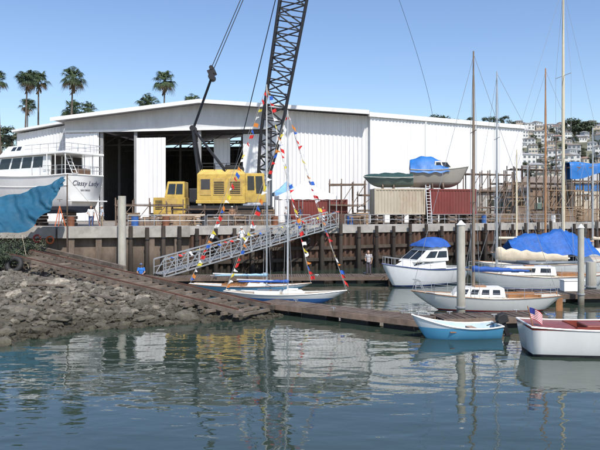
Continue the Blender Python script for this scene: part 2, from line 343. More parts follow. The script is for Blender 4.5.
# ---------------------------------------------------------------- gangway
a=V((-9.9,45.6,.62)); b_=V((2.9,57.1,3.95)); t=thing('gangway','grey metal truss gangway sloping from the quay down to the floating dock','gangway',a)
u=(b_-a).normalized(); hz=V((u.x,u.y,0)).normalized(); n=V((hz.y,-hz.x,0)); k=18; gn=n.copy()
m=MB(); m.hexa([a-n*.6,b_-n*.6,b_+n*.6,a+n*.6]+[p+V((0,0,.06)) for p in(a-n*.6,b_-n*.6,b_+n*.6,a+n*.6)]); 
for i in range(60): p=a.lerp(b_,(i+.5)/60)+V((0,0,.08)); m.beam(p-n*.55,p+n*.55,.05,.03)
m.build('walkway',galv,t,w=True)
for s in(-1,1):
    m=MB(); o_=n*s*.68
    for z in(-.15,1.05): m.beam(a+o_+V((0,0,z)),b_+o_+V((0,0,z)),.09,.09)
    m.beam(a+o_+V((0,0,.5)),b_+o_+V((0,0,.5)),.04,.04)
    for i in range(k+1): p=a.lerp(b_,i/k)+o_; m.beam(p+V((0,0,-.15)),p+V((0,0,1.05)),.06,.06)
    for i in range(k):
        p=a.lerp(b_,i/k)+o_; q=a.lerp(b_,(i+1)/k)+o_
        if i%2: p,q=q,p
        m.beam(p+V((0,0,-.15)),q+V((0,0,1.05)),.045,.045)
    m.build('side_truss',alu,t,w=True)
for s in(-1,1): m=MB(); p=a+n*s*.5; m.tube(p-n*.06+V((0,0,-.05)),p+n*.06+V((0,0,-.05)),.1,n=12); m.build('roller',rub,t,w=True)
gang=(a.copy(),b_.copy())
# ---------------------------------------------------------------- mooring piles
def mpile(px,d,ytop,r,label,m1,cap=True):
    x=X(px,d); zt=Z(ytop,d); t=thing('mooring_pile',label,'pile',(x,d,-2)); m=MB(); m.tube((0,0,0),(0,0,zt+2),r,r*.95,n=16); m.build('shaft',m1,t,smooth=False)
    if cap: m=MB(); m.tube((0,0,zt+2.002),(0,0,zt+2.22),r*1.12,.03,n=16); m.build('cap',gel,t)
    m=MB(); m.tube((0,0,2.55),(0,0,2.62),r*1.25,n=14); m.build('hoop',galv,t)
pgrey=mat('pale_grey_pile',(.42,.4,.34),.8,var=.25,scale=1.2,st=(1,1,.4),dirt=(.22,.17,.11),dirt_amt=.7); wetten(pgrey,.1,.9,(.06,.05,.03))
mpile(461,30.2,225,.2,'tall pale grey mooring pile beside the skiff dock',pgrey)
mpile(581,35.0,228,.17,'pale grey mooring pile at the right beside the blue boat cover',pgrey)
mpile(122,49.0,196,.31,'thick pale pile with flat top in front of the concrete bulkhead',pgrey,False)
mpile(591,38.6,262,.3,'short thick grey pile at the right edge dock',pgrey,False)
# ---------------------------------------------------------------- main shed
def ribwall(mb,a,b,z0,ztop,pitch=.5,dep=.07):
    a=V(a);b=V(b); d=b-a; Ln=d.length; u=d/Ln; n=V((u.y,-u.x,0)); k=max(1,int(Ln/pitch)); lo=[];hi=[]
    for i in range(k):
        for q,e in((0,0),(.12,dep),(.4,dep),(.52,0)):
            s=(i+q)/k; p=a+d*s+n*e; lo.append(V((p.x,p.y,z0(s) if callable(z0) else z0))); hi.append(V((p.x,p.y,ztop(s) if callable(ztop) else ztop)))
    lo.append(V((b.x,b.y,z0(1) if callable(z0) else z0))); hi.append(V((b.x,b.y,ztop(1) if callable(ztop) else ztop)))
    mb.grid([lo,hi])
AL=V((X(65,86),86,0)); AR=V((X(370,80),80,0)); dA=AR-AL; uA=dA.normalized(); nA=V((uA.y,-uA.x,0))
PK=.47; 
def zt(s): return 17.0+(18.8-17.0)*s/PK if s<PK else 18.8-(18.8-16.9)*(s-PK)/(1-PK)
def sA(px):
    k=(px-300)/F; return (k*AL.y-AL.x)/(dA.x-k*dA.y)
def PA(s,o=0,z=0): p=AL+dA*s+nA*o; return V((p.x,p.y,z))
t=thing('boat_shed','huge white metal boat shed with low gable and dark open front','shed',(AL.x,AL.y,DK)); s97=sA(99); s283=sA(272)
m=MB(); ribwall(m,PA(0),PA(s97),DK,15.7); m.build('front_wall',siding,t,w=True)
m=MB(); ribwall(m,PA(s283),PA(1),DK,lambda s:zt(s283+(1-s283)*s)-.1); m.build('front_wall',siding,t,w=True)
m=MB()
ss=[0,PK,s283]
for s0,s1 in zip(ss,ss[1:]):
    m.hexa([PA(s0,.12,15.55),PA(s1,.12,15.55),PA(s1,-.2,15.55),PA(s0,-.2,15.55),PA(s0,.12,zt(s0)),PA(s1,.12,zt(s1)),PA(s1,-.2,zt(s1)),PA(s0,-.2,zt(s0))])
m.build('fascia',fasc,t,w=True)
m=MB(); m.beam(PA(0,.2,15.6),PA(s283,.2,15.6),.14,.3); m.build('door_track',white,t,w=True)
m=MB()
for s0,s1 in((-.025,PK),(PK,1.0)):
    z0=zt(max(0,s0))-(.1 if s0<0 else 0); m.hexa([PA(s0,1.9,z0+.05),PA(s1,1.9,zt(s1)+.05),PA(s1,-34,zt(s1)+.05),PA(s0,-34,z0+.05),PA(s0,1.9,z0+.3),PA(s1,1.9,zt(s1)+.3),PA(s1,-34,zt(s1)+.3),PA(s0,-34,z0+.3)])
m.build('roof',roofm,t,w=True)
m=MB()
for s0,s1 in((-.026,PK),(PK,1.0)):
    z0=zt(max(0,s0))-(.1 if s0<0 else 0); m.hexa([PA(s0,1.92,z0-.12),PA(s1,1.92,zt(s1)-.12),PA(s1,1.8,zt(s1)-.12),PA(s0,1.8,z0-.12),PA(s0,1.92,z0+.36),PA(s1,1.92,zt(s1)+.36),PA(s1,1.8,zt(s1)+.36),PA(s0,1.8,z0+.36)])
m.build('roof_trim',white,t,w=True)
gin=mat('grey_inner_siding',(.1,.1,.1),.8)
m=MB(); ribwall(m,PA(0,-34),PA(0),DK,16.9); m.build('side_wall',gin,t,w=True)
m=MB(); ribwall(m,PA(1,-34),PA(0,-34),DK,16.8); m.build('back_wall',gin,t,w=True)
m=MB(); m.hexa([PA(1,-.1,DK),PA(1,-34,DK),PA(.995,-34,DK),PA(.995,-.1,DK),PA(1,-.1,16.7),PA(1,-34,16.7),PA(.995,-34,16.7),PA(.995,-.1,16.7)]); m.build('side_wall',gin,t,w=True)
for px in(101,135,199,268):
    s=sA(px); m=MB(); p=PA(s,-.3); m.b2(p.x-.2,p.x+.2,p.y-.2,p.y+.2,DK,15.54); m.build('column',mat('dull_column',(.28,.28,.28),.6),t,w=True)
def leaf(p0,p1,off,zb,ztp,mm=siding,nm='sliding_door'):
    m=MB(); ribwall(m,PA(sA(p0),off),PA(sA(p1),off),zb,ztp,.5,.05); a=PA(sA(p0),off-.1);c=PA(sA(p1),off-.1); m.hexa([V((q.x,q.y,zz)) for zz in(zb,ztp) for q in(a,c,c-nA*.05,a-nA*.05)]); m.build(nm,mm,t,w=True)
leaf(137,166,.25,DK+.1,14.6); leaf(205,222,-4,DK+.1,14.8,siding2); leaf(66,98,.2,DK+.1,15.3,siding2)
leaf(241,271,-1.0,DK+.1,15.0,siding2)
for o_ in(-8,-17,-26):
    m=MB()
    for s_ in(.1,.25,.4,.55): p=PA(s_,o_); m.b2(p.x-.15,p.x+.15,p.y-.15,p.y+.15,DK,15.5)
    for z in(14.6,15.9):m.beam(PA(.02,o_,z),PA(.98,o_,z),.2,.2)
    for i in range(16): m.beam(PA(.04+i*.055,o_,14.6),PA(.0675+i*.055+.0275,o_,15.9),.12,.12)
    m.build('roof_truss',mat('inner_steel',(.12,.12,.12),.7),t,w=True)
t=thing('shed_annex','lower white lean-to built on the left end of the boat shed','shed',(X(17,90),90,DK))
a=V((X(17,91),91,0)); c=V((X(66,88.5),88.5,0)); m=MB(); ribwall(m,a,c,DK,lambda s:15.9+.9*s); ribwall(m,a+V((4,25,0)),a,DK,15.9); m.build('wall',siding2,t,w=True)
m=MB(); m.hexa([V((a.x-.4,a.y-.8,16.1)),V((c.x-.1,c.y-.8,17.0)),V((c.x-.1,c.y+25,17.0)),V((a.x-.4,a.y+25,16.1)),V((a.x-.4,a.y-.8,16.4)),V((c.x-.1,c.y-.8,17.3)),V((c.x-.1,c.y+25,17.3)),V((a.x-.4,a.y+25,16.4))]); m.build('roof',white,t,w=True)
b0=V((X(370,79.4),79.4,0)); b1=V((X(522,91),91,0)); t=thing('boat_shed','long white corrugated shed wing right of the open shed front','shed',(b0.x,b0.y,DK))
m=MB(); ribwall(m,b0,b1,DK,16.7,.5,.08); ribwall(m,b1,b1+V((1,30,0)),DK,16.7); ribwall(m,b0+V((0.2,4,0)),b0,DK,16.7); m.build('wall',siding2,t,w=True)
db=(b1-b0).normalized(); nb=V((db.y,-db.x,0)); m=MB(); e0=b0-db*.3+nb*.35; e1=b1+db*.6+nb*.35
m.hexa([V((q.x,q.y,z)) for z in(16.62,17.15) for q in(e0,e1,e1-nb*.3,e0-nb*.3)]); m.build('roof_trim',white,t,w=True)
m=MB(); m.hexa([V((q.x,q.y,z)) for z in(16.85,17.05) for q in(e0-nb*.31,e1-nb*.31,V((b1.x+1.2,121,0)),V((b0.x,121,0)))]); m.build('roof',roofm,t,w=True)
for s_ in(.33,.66): m=MB(); p=b0.lerp(b1,s_)+nb*.2; m.tube((p.x,p.y,DK),(p.x,p.y,16.6),.09); m.build('downpipe',siding2,t,w=True)
m=MB(); a=b0+V((0,0,DK)); c=b1+V((0,0,DK)); m.panel(a,c,c+V((0,0,12.9)),a+V((0,0,12.9)),.8,.9,0.0,.3,.2,.1); m.build('door',mat('grey_door',(.3,.32,.34),.6),t,w=True)
# ---------------------------------------------------------------- crane
cx,cy=X(212,66),66; t=thing('truck_crane','yellow truck crane with tall black lattice boom parked before the shed','crane',(cx,cy,DK))
m=MB(); m.b2(-5.4,6.2,-1.1,1.1,.75,1.25); m.b2(-2.3,6.2,-1.25,1.25,1.25,1.75); m.build('chassis',blacks,t,bev=.04)
m=MB(); m.b2(-5.7,-2.5,-1.2,1.2,1.0,2.7)
m.hexa([(-4.6,-1.15,2.7),(-2.6,-1.15,2.7),(-2.6,1.15,2.7),(-4.6,1.15,2.7),(-4.3,-1.05,4.3),(-2.6,-1.05,4.3),(-2.6,1.05,4.3),(-4.3,1.05,4.3)]); cab=m.build('cab',yel,t,bev=.05)
T4=[(-4.6,-1.15,2.7),(-2.6,-1.15,2.7),(-2.6,-1.05,4.3),(-4.3,-1.05,4.3)]
m=MB(); m.panel(*T4,.12,.5,.2,.85,.02,.03); m.build('side_window',glass,cab); m=MB(); m.panel(*T4,.56,.9,.2,.85,.02,.03); m.build('side_window',glass,cab)
m=MB(); m.panel((-4.6,1.15,2.7),(-4.6,-1.15,2.7),(-4.3,-1.05,4.3),(-4.3,1.05,4.3),.1,.9,.2,.85,.02,.03); m.build('windscreen',glass,cab)
m=MB(); m.b2(-4.5,-3.3,-1.23,-1.2,1.3,2.6); m.build('door',mat('faded_yellow_door',(.46,.31,.09),.5,var=.2),cab)
m=MB()
for i in range(6): m.b2(-5.5,-4.8,-1.225,-1.2,1.5+i*.16,1.58+i*.16)
m.build('grille',blacks,cab)
for y in(-.8,.8): m=MB(); m.tube((-5.7,y,1.9),(-5.78,y,1.9),.16,n=12); m.build('headlight',gel,t)
m=MB(); m.b2(-5.95,-5.7,-1.25,1.25,.8,1.15); m.build('bumper',blacks,t)
for x in(-4.6,-3.0,2.6,4.0,5.4):
    for s in(-1,1):
        m=MB(); m.tube((x,s*.75,.55),(x,s*1.25,.55),.55,n=20); o=m.build('wheel',rub,t,bev=.04)
        m=MB(); m.tube((x,s*1.2,.55),(x,s*1.28,.55),.28,n=14); m.build('rim',yel,o)
m=MB(); m.tube((1.2,0,1.75),(1.2,0,2.1),1.1,n=20); m.build('turntable',blacks,t)
m=MB(); m.b2(-1.4,3.5,-1.5,1.5,2.1,2.45); m.b2(-1.3,3.5,-1.45,1.45,2.45,5.0); m.hexa([(-1.3,-1.45,5.0),(3.5,-1.45,5.0),(3.5,1.45,5.0),(-1.3,1.45,5.0),(-.9,-1.1,5.5),(3.1,-1.1,5.5),(3.1,1.1,5.5),(-.9,1.1,5.5)]); hs_=m.build('machinery_house',yel,t,bev=.04)
for x0,x1 in((-1.0,.1),(.3,1.5),(1.8,3.2)):
    m=MB(); m.b2(x0,x1,-1.49,-1.43,2.9,4.6); m.build('side_door',mat('faded_yellow_door',(.55,.37,.1)),hs_,bev=.01)
for x0 in(.4,2.0):
    m=MB()
    for i in range(7): m.b2(x0,x0+1.0,-1.53,-1.49,3.1+i*.18,3.18+i*.18)
    m.build('louvre',blacks,hs_)
m=MB(); m.b2(-.9,.0,-1.52,-1.49,3.5,4.5); m.build('open_hatch',dark,hs_)
m=MB()
for x in(-.8,.4,1.6,2.8): m.tube((x,-1.15,5.4),(x,-1.15,6.1),.03)
m.tube((-.8,-1.15,6.1),(2.8,-1.15,6.1),.03); m.tube((-.8,-1.15,5.75),(2.8,-1.15,5.75),.025); m.build('roof_handrail',blacks,hs_)
m=MB(); m.b2(1.4,2.6,-.6,.6,5.5,6.0); m.tube((2.9,-.5,5.6),(2.9,.5,5.6),.35,n=14); m.build('winch',blacks,hs_)
m=MB(); m.hexa([(3.5,-1.5,2.2),(5.6,-1.5,2.2),(5.6,-.3,2.2),(3.5,-.3,2.2),(3.5,-1.5,5.1),(5.35,-1.5,5.1),(5.35,-.3,5.1),(3.5,-.3,5.1)]); oc=m.build('operator_cab',yel,t,bev=.04)
T4=[(3.5,-1.5,2.2),(5.6,-1.5,2.2),(5.35,-1.5,5.1),(3.5,-1.5,5.1)]
for wv in((.12,.46,.42,.9),(.54,.9,.3,.9)): m=MB(); m.panel(*T4,*wv); m.build('window',glass,oc)
m=MB(); m.panel((5.6,-1.5,2.2),(5.6,-.3,2.2),(5.35,-.3,5.1),(5.35,-1.5,5.1),.12,.88,.35,.92); m.build('window',glass,oc)
m=MB(); m.b2(-2.1,-1.3,-1.45,1.45,2.2,3.6); m.build('counterweight',blacks,t,bev=.08)
m=MB(); m.tube((.2,.3,5.4),(.2,.3,6.1),.09,n=10); m.build('exhaust_stack',blacks,t)
m=MB(); m.b2(-1.9,6.1,-1.75,-1.5,1.75,1.9); m.build('catwalk',blacks,t)
for x in(-1.9,6.0):
    m=MB(); m.b2(x-.15,x+.15,-2.1,2.1,1.0,1.25); 
    for s in(-1,1): m.tube((x,s*2.0,.05),(x,s*2.0,1.0),.1); m.tube((x,s*2,0.0),(x,s*2,.08),.3,n=12)
    m.build('outrigger',blacks,t)
foot=V((4.9,.4,3.0)); tip=V((11.5,.4,42)); ax=(tip-foot).normalized(); ux=V((ax.z,0,-ax.x)); uy=V((0,1,0)); BL=(tip-foot).length
def bw(s): return .35+(1.0-.35)*min(1,s/6.0)+.35*min(1,max(0,s-6)/14) if s<BL-6 else 1.35-1.05*(s-(BL-6))/6
def bc(s,i,j): return foot+ax*s+ux*(i*bw(s))+uy*(j*bw(s)*.85)
m=MB(); st=[0]; 
while st[-1]<BL-1.6: st.append(st[-1]+1.3)
st.append(BL)
for q0,(s0,s1) in enumerate(zip(st,st[1:])):
    C=((-1,-1),(1,-1),(1,1),(-1,1))
    for i,j in C: m.tube(bc(s0,i,j),bc(s1,i,j),.13,n=6,cap=False)
    for q in range(4):
        a=C[q];c=C[(q+1)%4]
        if q0%2: a,c=c,a
        m.tube(bc(s0,*a),bc(s1,*c),.08,n=5,cap=False); m.tube(bc(s1,*a),bc(s1,*c),.07,n=5,cap=False)
m.tube(tip-uy*.5,tip+uy*.5,.45,n=14)
m.build('lattice_boom',blacks,t)
gt=V((-1.9,0,9.7)); m=MB()
for s in(-1,1):
    m.beam((-1.2,s*1.2,4.9),gt+V((0,s*.4,0)),.2,.2); m.beam((1.5,s*1.2,5.3),gt+V((0,s*.4,0)),.16,.16)
m.tube(gt-V((0,.6,0)),gt+V((0,.6,0)),.3,n=12); m.build('gantry',blacks,t)
spr=V((.0,0,15.4)); m=MB(); m.box(spr,(.75,1.3,.5),M=Matrix.Rotation(-.4,3,'Y')); m.tube(spr-V((.0,.7,.5)),spr+V((0,.7,-.5)),.32,n=12); m.tube(spr-V((.0,.7,-.4)),spr+V((0,.7,.4)),.22,n=12);m.build('spreader_block',blacks,t)
m=MB()
for y in(-.5,-.25,0,.25,.5): m.tube(gt+V((0,y,0)),spr+V((0,y,-.4)),.03,n=4)
for y in(-.6,.6): m.tube(spr+V((0,y,.3)),tip+V((-.3,y,.2)),.045,n=5)
m.build('pendant_cable',blacks,t)
m=MB()
for y in(-.15,.15): m.tube(V((2.2,y,5.3)),tip+V((-.45,y,0)),.03,n=4)
m.build('hoist_cable',blacks,t)
m=MB(); hk=V((tip.x+1.0,.4,30.8)); m.tube(tip+V((.4,0,0)),hk,.03,n=4); m.tube(hk-V((0,.3,0)),hk+V((0,.3,0)),.35,n=12); m.tube(hk,hk-V((0,0,.9)),.12,.05); m.build('hook_block',blacks,t)
rp=V((X(433,84),84,17.2))-V((cx,cy,DK)); m=MB(); pts=[]
for i in range(25):
    u_=i/24; p=tip.lerp(rp,u_); pts.append(p+V((1.9,0,-2.8))*4*u_*(1-u_))
m.path(pts,.022,4); m.build('guy_cable',blacks,t)
# ---------------------------------------------------------------- boats: hull tools
class Hull:
    def __init__(s,L,B,zs,draft,tr=.7,rake=.6,srake=0,ent=2.2,p=.38,slift=.5,n=22,m=9):
        s.L=L;s.B=B;s.zs=zs;s.dr=draft;s.tr=tr;s.rake=rake;s.sr=srake;s.ent=ent;s.p=p;s.sl=slift;s.n=n;s.m=m
    def r(s,t): return s.tr+(1-s.tr)*math.sin(math.pi/2*min(1,t/.45)) if t<.45 else 1-((t-.45)/.55)**s.ent
    def z(s,t): a,b,c=s.zs; return a*2*(t-.5)*(t-1)+b*4*t*(1-t)+c*2*t*(t-.5)
    def pt(s,t,k,side=1,ins=0,lift=0):
        zs=s.z(t); zk=-s.dr*(1-max(0,(t-.65)/.35)**2*.85)*(1-max(0,(.4-t)/.4)**2*s.sl)+lift
        y=side*max(0,s.B/2*s.r(t)-ins)*(k**s.p)
        x=-s.L/2+s.L*t-s.rake*(1-k)**1.2*max(0,(t-.4)/.6)**1.5+s.sr*(1-k)*(1-min(1,t/.5))**2
        return V((x-(ins if t>.9 else 0),y,zk+(zs-zk)*k))
    def shell(s,mb,ins=0,lift=0,cap=True):
        for side in(-1,1):
            mb.grid([[s.pt(i/s.n,j/s.m,side,ins,lift) for j in range(s.m+1)] for i in range(s.n+1)])
        if cap: mb.poly([s.pt(0,j/s.m,1,ins,lift) for j in range(s.m,-1,-1)]+[s.pt(0,j/s.m,-1,ins,lift) for j in range(1,s.m+1)])
    def deck(s,mb,t0=0,t1=1,hole=None,drop=.03,camber=.05):
        N=s.n*2
        for i in range(N):
            a,b=i/N,(i+1)/N
            if b<=t0+1e-6 or a>=t1-1e-6: continue
            R_=[]
            for tt in(a,b):
                q=s.pt(tt,1); y=q.y-.01; R_.append((q.x,y,q.z-drop))
            mid=(a+b)/2
            if hole and hole[0]<mid<hole[1]:
                w=hole[2]
                for sd_ in(-1,1): mb.poly([(R_[0][0],sd_*R_[0][1],R_[0][2]),(R_[1][0],sd_*R_[1][1],R_[1][2]),(R_[1][0],sd_*min(w,R_[1][1]),R_[1][2]+camber*.6),(R_[0][0],sd_*min(w,R_[0][1]),R_[0][2]+camber*.6)])
            else:
                ys=(-1,-.5,0,.5,1); cz=(0,.75,1,.75,0)
                mb.grid([[V((x,y*k,z+camber*c)) for k,c in zip(ys,cz)] for x,y,z in R_])
    def rail(s,mb,r=.03,t0=0,t1=1,k=1,dz=0):
        for side in(-1,1): mb.path([s.pt(t0+(t1-t0)*i/24,k,side)+V((0,0,dz)) for i in range(25)],r,6)
def trunk(x0,x1,w0,w1,z0,z1,rf=.3,rb=.1,tp=.82):
    return [V((x0,-w0/2,z0)),V((x1,-w1/2,z0)),V((x1,w1/2,z0)),V((x0,w0/2,z0)),V((x0+rb,-w0/2*tp,z1)),V((x1-rf,-w1/2*tp,z1)),V((x1-rf,w1/2*tp,z1)),V((x0+rb,w0/2*tp,z1))]
def wins_(T,wins,parent,v0=.3,v1=.8,name='window'):
    for u0,u1 in wins:
        m=MB(); m.panel(T[0],T[1],T[5],T[4],u0,u1,v0,v1,.012,.03); m.build(name,glass,parent)
        m=MB(); m.panel(T[2],T[3],T[7],T[6],1-u1,1-u0,v0,v1,.012,.03); m.build(name,glass,parent)
def cockpit(mb,x0,x1,w,z1,z0):
    mb.grid([[V((x0,-w,z1)),V((x0,-w,z0))],[V((x1,-w,z1)),V((x1,-w,z0))],[V((x1,w,z1)),V((x1,w,z0))],[V((x0,w,z1)),V((x0,w,z0))],[V((x0,-w,z1)),V((x0,-w,z0))]])
    mb.poly([(x0,-w,z0),(x1,-w,z0),(x1,w,z0),(x0,w,z0)])
def rig(t,h,mx,mz,mh,mm,r=.07,boomL=0,bz=1.0,cover=None,spread=1,cov_drop=.35):
    m=MB(); m.tube((mx,0,mz),(mx,0,mh*.6),r,r*.9,n=10); m.tube((mx,0,mh*.6),(mx,0,mh),r*.9,r*.5,n=10); m.build('mast',mm,t,smooth=False)
    if boomL:
        m=MB(); m.tube((mx-.05,0,bz),(mx-boomL,0,bz+.05),r*.75,n=8); m.build('boom',mm,t)
        if cover:
            m=MB(); rows=[]
            for i in range(15):
                u=i/14; x=mx+.06-(boomL-.05)*u; hh=(cov_drop*(1-u*.6))*(1+.12*math.sin(i*2.3)); ww=.16*(1-.45*u)+.03*math.sin(i*1.7)
                rows.append([V((x,ww*math.sin(a),bz+hh*.45*(1+math.cos(a))-.1)) for a in [2*math.pi*k/10 for k in range(11)]])
            m.grid(rows); m.poly([p for p in rows[0][:-1]]); m.poly([p for p in rows[-1][:-1]]); m.build('sail_cover',cover,t,smooth=True)
    sp_=[]
    for i in range(spread):
        z=mz+(mh-mz)*(.5 if spread==1 else (.36,.66)[i]); w=h.B*.32; sp_.append((z,w)); m=MB(); m.tube((mx,-w,z),(mx,w,z),.022,n=5); m.build('spreader',mm,t)
    m=MB(); q=(mx+h.L/2)/h.L; cp=h.pt(max(.02,min(.95,q-.02)),1)
    rr=.011
    for s in(-1,1):
        pts=[V((mx-.1,s*cp.y*.95,cp.z))]+[V((mx,s*w,z)) for z,w in sp_]+[V((mx,0,mh*.98))]; m.path(pts,rr,4)
        if sp_: m.tube(V((mx+.15,s*cp.y*.93,cp.z)),V((mx,0,sp_[0][0])),rr,n=4)
    m.tube((h.L/2-.05,0,h.z(1)),(mx,0,mh*.98),rr,n=4); m.tube((-h.L/2+.05,0,h.z(0)),(mx,0,mh*.99),rr,n=4)
    m.build('rigging',galv,t)
def lifelines(t,h,t0,t1,n=6,hh=.55):
    m=MB()
    for s in(-1,1):
        ps=[h.pt(t0+(t1-t0)*i/n,1,s) for i in range(n+1)]; ps=[V((p.x,p.y*.95,p.z)) for p in ps]
        for p in ps: m.tube(p,p+V((0,0,hh)),.013,n=5)
        for z in(hh,hh*.5): m.path([p+V((0,0,z)) for p in ps],.008,4)
    m.build('guard_rail',galv,t)
def sailboat(name,label,x,y,rz,h,hm,dm,cab=None,cabm=gel,wins=(),ck=None,trimm=varn,cat='sailboat',**k):
    t=thing(name,label,cat,(x,y,0),rz); m=MB(); h.shell(m); m.build('hull',hm,t,smooth=True)
    m=MB(); h.deck(m,hole=(ck[0],ck[1],ck[2]) if ck else None); m.build('deck',dm,t)
    m=MB(); h.rail(m,.022); m.build('toe_rail',trimm,t)
    if ck:
        x0=-h.L/2+h.L*ck[0]; x1=-h.L/2+h.L*ck[1]; z=h.z((ck[0]+ck[1])/2)+.03; m=MB(); cockpit(m,x0,x1,ck[2],z,z-.4); m.build('cockpit',dm,t)
        m=MB(); 
        for s in(-1,1): m.b2(x0,x1,s*(ck[2]+.02)-.02,s*(ck[2]+.02)+.02,z-.05,z+.13)
        m.b2(x1,x1+.04,-ck[2],ck[2],z-.05,z+.14); m.build('coaming',trimm,t)
        m=MB(); m.tube((x0+.1,0,z-.1),(x0+.9,.05,z+.12),.022); m.build('tiller',varn,t)
    if cab:
        m=MB(); m.hexa(cab); c=m.build('cabin',cabm,t,bev=.05)
        wins_(cab,wins,c)
        T=cab; m=MB(); m.box(((T[4].x+T[5].x)/2,0,T[4].z+.03),(.6,.55,.07)); m.build('hatch',trimm,t,bev=.02)
    if k: rig(t,h,**k)
    return t
h=Hull(7.4,2.2,(.82,.72,.98),.5,tr=.45,rake=1.5,srake=.9,ent=1.9,p=.45,slift=.9)
t=sailboat('sailboat','white sloop with low cabin moored broadside behind the pale blue skiff',X(485,33),33.1,R(177),h,hullmat('hull_white_sloop',(.78,.77,.73),(.3,.04,.03),(.04,.07,.16),.03,.1),mat('cream_deck',(.62,.58,.48),.6),
  cab=trunk(-.9,1.7,1.45,1.0,.72,1.2,.35,.05),wins=((.1,.25),(.32,.47),(.54,.69),(.76,.86)),ck=(.14,.36,.55),mx=.55,mz=1.15,mh=13.2,mm=mat('brown_spar',(.22,.16,.11),.5),r=.075,boomL=2.9,bz=2.05,cover=bcan,spread=2)
lifelines(t,h,.03,.97,8,.5)
m=MB(); p=h.pt(.97,1); m.path([V((p.x-.4,-.4,p.z)),V((p.x-.2,-.35,p.z+.55)),V((p.x+.15,0,p.z+.6)),V((p.x-.2,.35,p.z+.55)),V((p.x-.4,.4,p.z))],.018,6); m.build('pulpit',galv,t)
m=MB(); m.box((-3.6,0,.5),(.06,.05,1.0)); m.box((-3.75,0,.3),(.3,.05,.7)); m.build('rudder',varn,t)
pdeck=mat('pale_deck',(.58,.6,.57),.5); tdeck=mat('pale_teak_deck',(.42,.36,.27),.6,var=.2)
h=Hull(7.7,1.8,(.52,.44,.64),.4,tr=.3,rake=1.6,srake=1.4,ent=1.8,p=.5,slift=1)
t=sailboat('sailboat','slender pale blue daysailer with the tallest flag-dressed mast at the dock',X(250,40.4),40.4,R(-6),h,hullmat('hull_pale_blue',(.18,.42,.62),(.8,.8,.8),(.05,.2,.35),.04,.1,(.75,.78,.8),.42),pdeck,
  cab=trunk(-.1,1.1,.8,.5,.42,.62,.3,.02),ck=(.28,.47,.4),mx=1.05,mz=.5,mh=12.9,mm=mat('pale_spar',(.6,.6,.57),.4),r=.055,boomL=3.4,bz=1.1,cover=mat('pale_blue_cover',(.3,.48,.62),.7,var=.12),spread=1,cov_drop=.22)
h2=Hull(6.9,1.75,(.58,.48,.7),.4,tr=.35,rake=1.4,srake=1.2,ent=1.8,p=.5,slift=1)
t=sailboat('sailboat','white daysailer with mid blue waterline band nearest the brown floating dock',X(285,36.2),36.2,R(-8),h2,hullmat('hull_white_blue_band',(.75,.76,.76),(.05,.16,.42),(.04,.1,.3),.05,.26,(.75,.75,.75),.5),tdeck,
  cab=trunk(-.1,1.2,.8,.5,.47,.68,.3,.02),cabm=gel,ck=(.26,.46,.4),trimm=gel,mx=.15,mz=.5,mh=Z(110,36.2),mm=mat('silver_spar',(.55,.56,.58),.4),r=.05,boomL=2.9,bz=1.15,cover=bcan,spread=1,cov_drop=.2)
h=Hull(8.8,2.7,(1.05,.9,1.25),.6,tr=.5,rake=1.4,srake=.8,ent=1.9,p=.42,slift=.8)
t=sailboat('sailboat','white sloop with a cream furled sail on its boom behind the nearest dock',X(535,42),42.2,R(175),h,hullmat('hull_white_b',(.76,.76,.74),(.05,.1,.3),(.1,.03,.03),.05,.14),mat('cream_deck',(.6,.58,.5),.6),
  cab=trunk(-1.2,2.2,1.7,1.2,.95,1.5,.4,.05),wins=((.1,.3),(.4,.6),(.7,.85)),ck=(.12,.34,.6),mx=2.35,mz=1.3,mh=Z(70,42),mm=alu,r=.075,boomL=4.6,bz=1.95,cover=canvas,spread=2,cov_drop=.95)
lifelines(t,h,.03,.97,9,.55)
h=Hull(12,3.4,(1.3,1.1,1.6),.8,tr=.5,rake=1.6,srake=1,ent=2,p=.42,slift=.8)
bx,by=X(556,49),49.5
t=sailboat('sailboat','large white sailboat under a bright blue boom tent',bx,by,R(8),h,hullmat('hull_white_c',(.76,.76,.74),(.02,.05,.2),(.03,.06,.12),.08,.2),mat('cream_deck',(.6,.58,.5),.6),
  cab=trunk(-2.5,3,2.2,1.5,1.15,1.75,.5,.05),wins=((.1,.25),(.35,.5),(.6,.75)),mx=.8,mz=1.6,mh=22.5,mm=mastc,r=.13,boomL=5.2,bz=3.0,cover=None,spread=2)
m=MB(); rows=[]
for i in range(29):
    u=i/28; x=-3.7+6.6*u; zr=3.2+.55*math.exp(-((u-.62)/.16)**2)+.2*math.exp(-((u-.25)/.12)**2)-(1.1*(u-.8) if u>.8 else 0)-(2.0*(.15-u) if u<.15 else 0); row=[]
    for j in range(15):
        v=j/14*2-1; wv=1.6; z=zr-(abs(v)**1.0)*(zr-1.75-.12*math.sin(i*.8))+.05*math.sin(i*1.9+j*.5)*(1-abs(v)); row.append(V((x+.06*math.sin(j*1.1),v*wv+.06*math.sin(i*2.1+j),z)))
    rows.append(row)
m.grid(rows); o=m.build('boom_tent',mat('bright_blue_canvas',(.012,.1,.38),.6,var=.25,bump=.03),t,smooth=True)
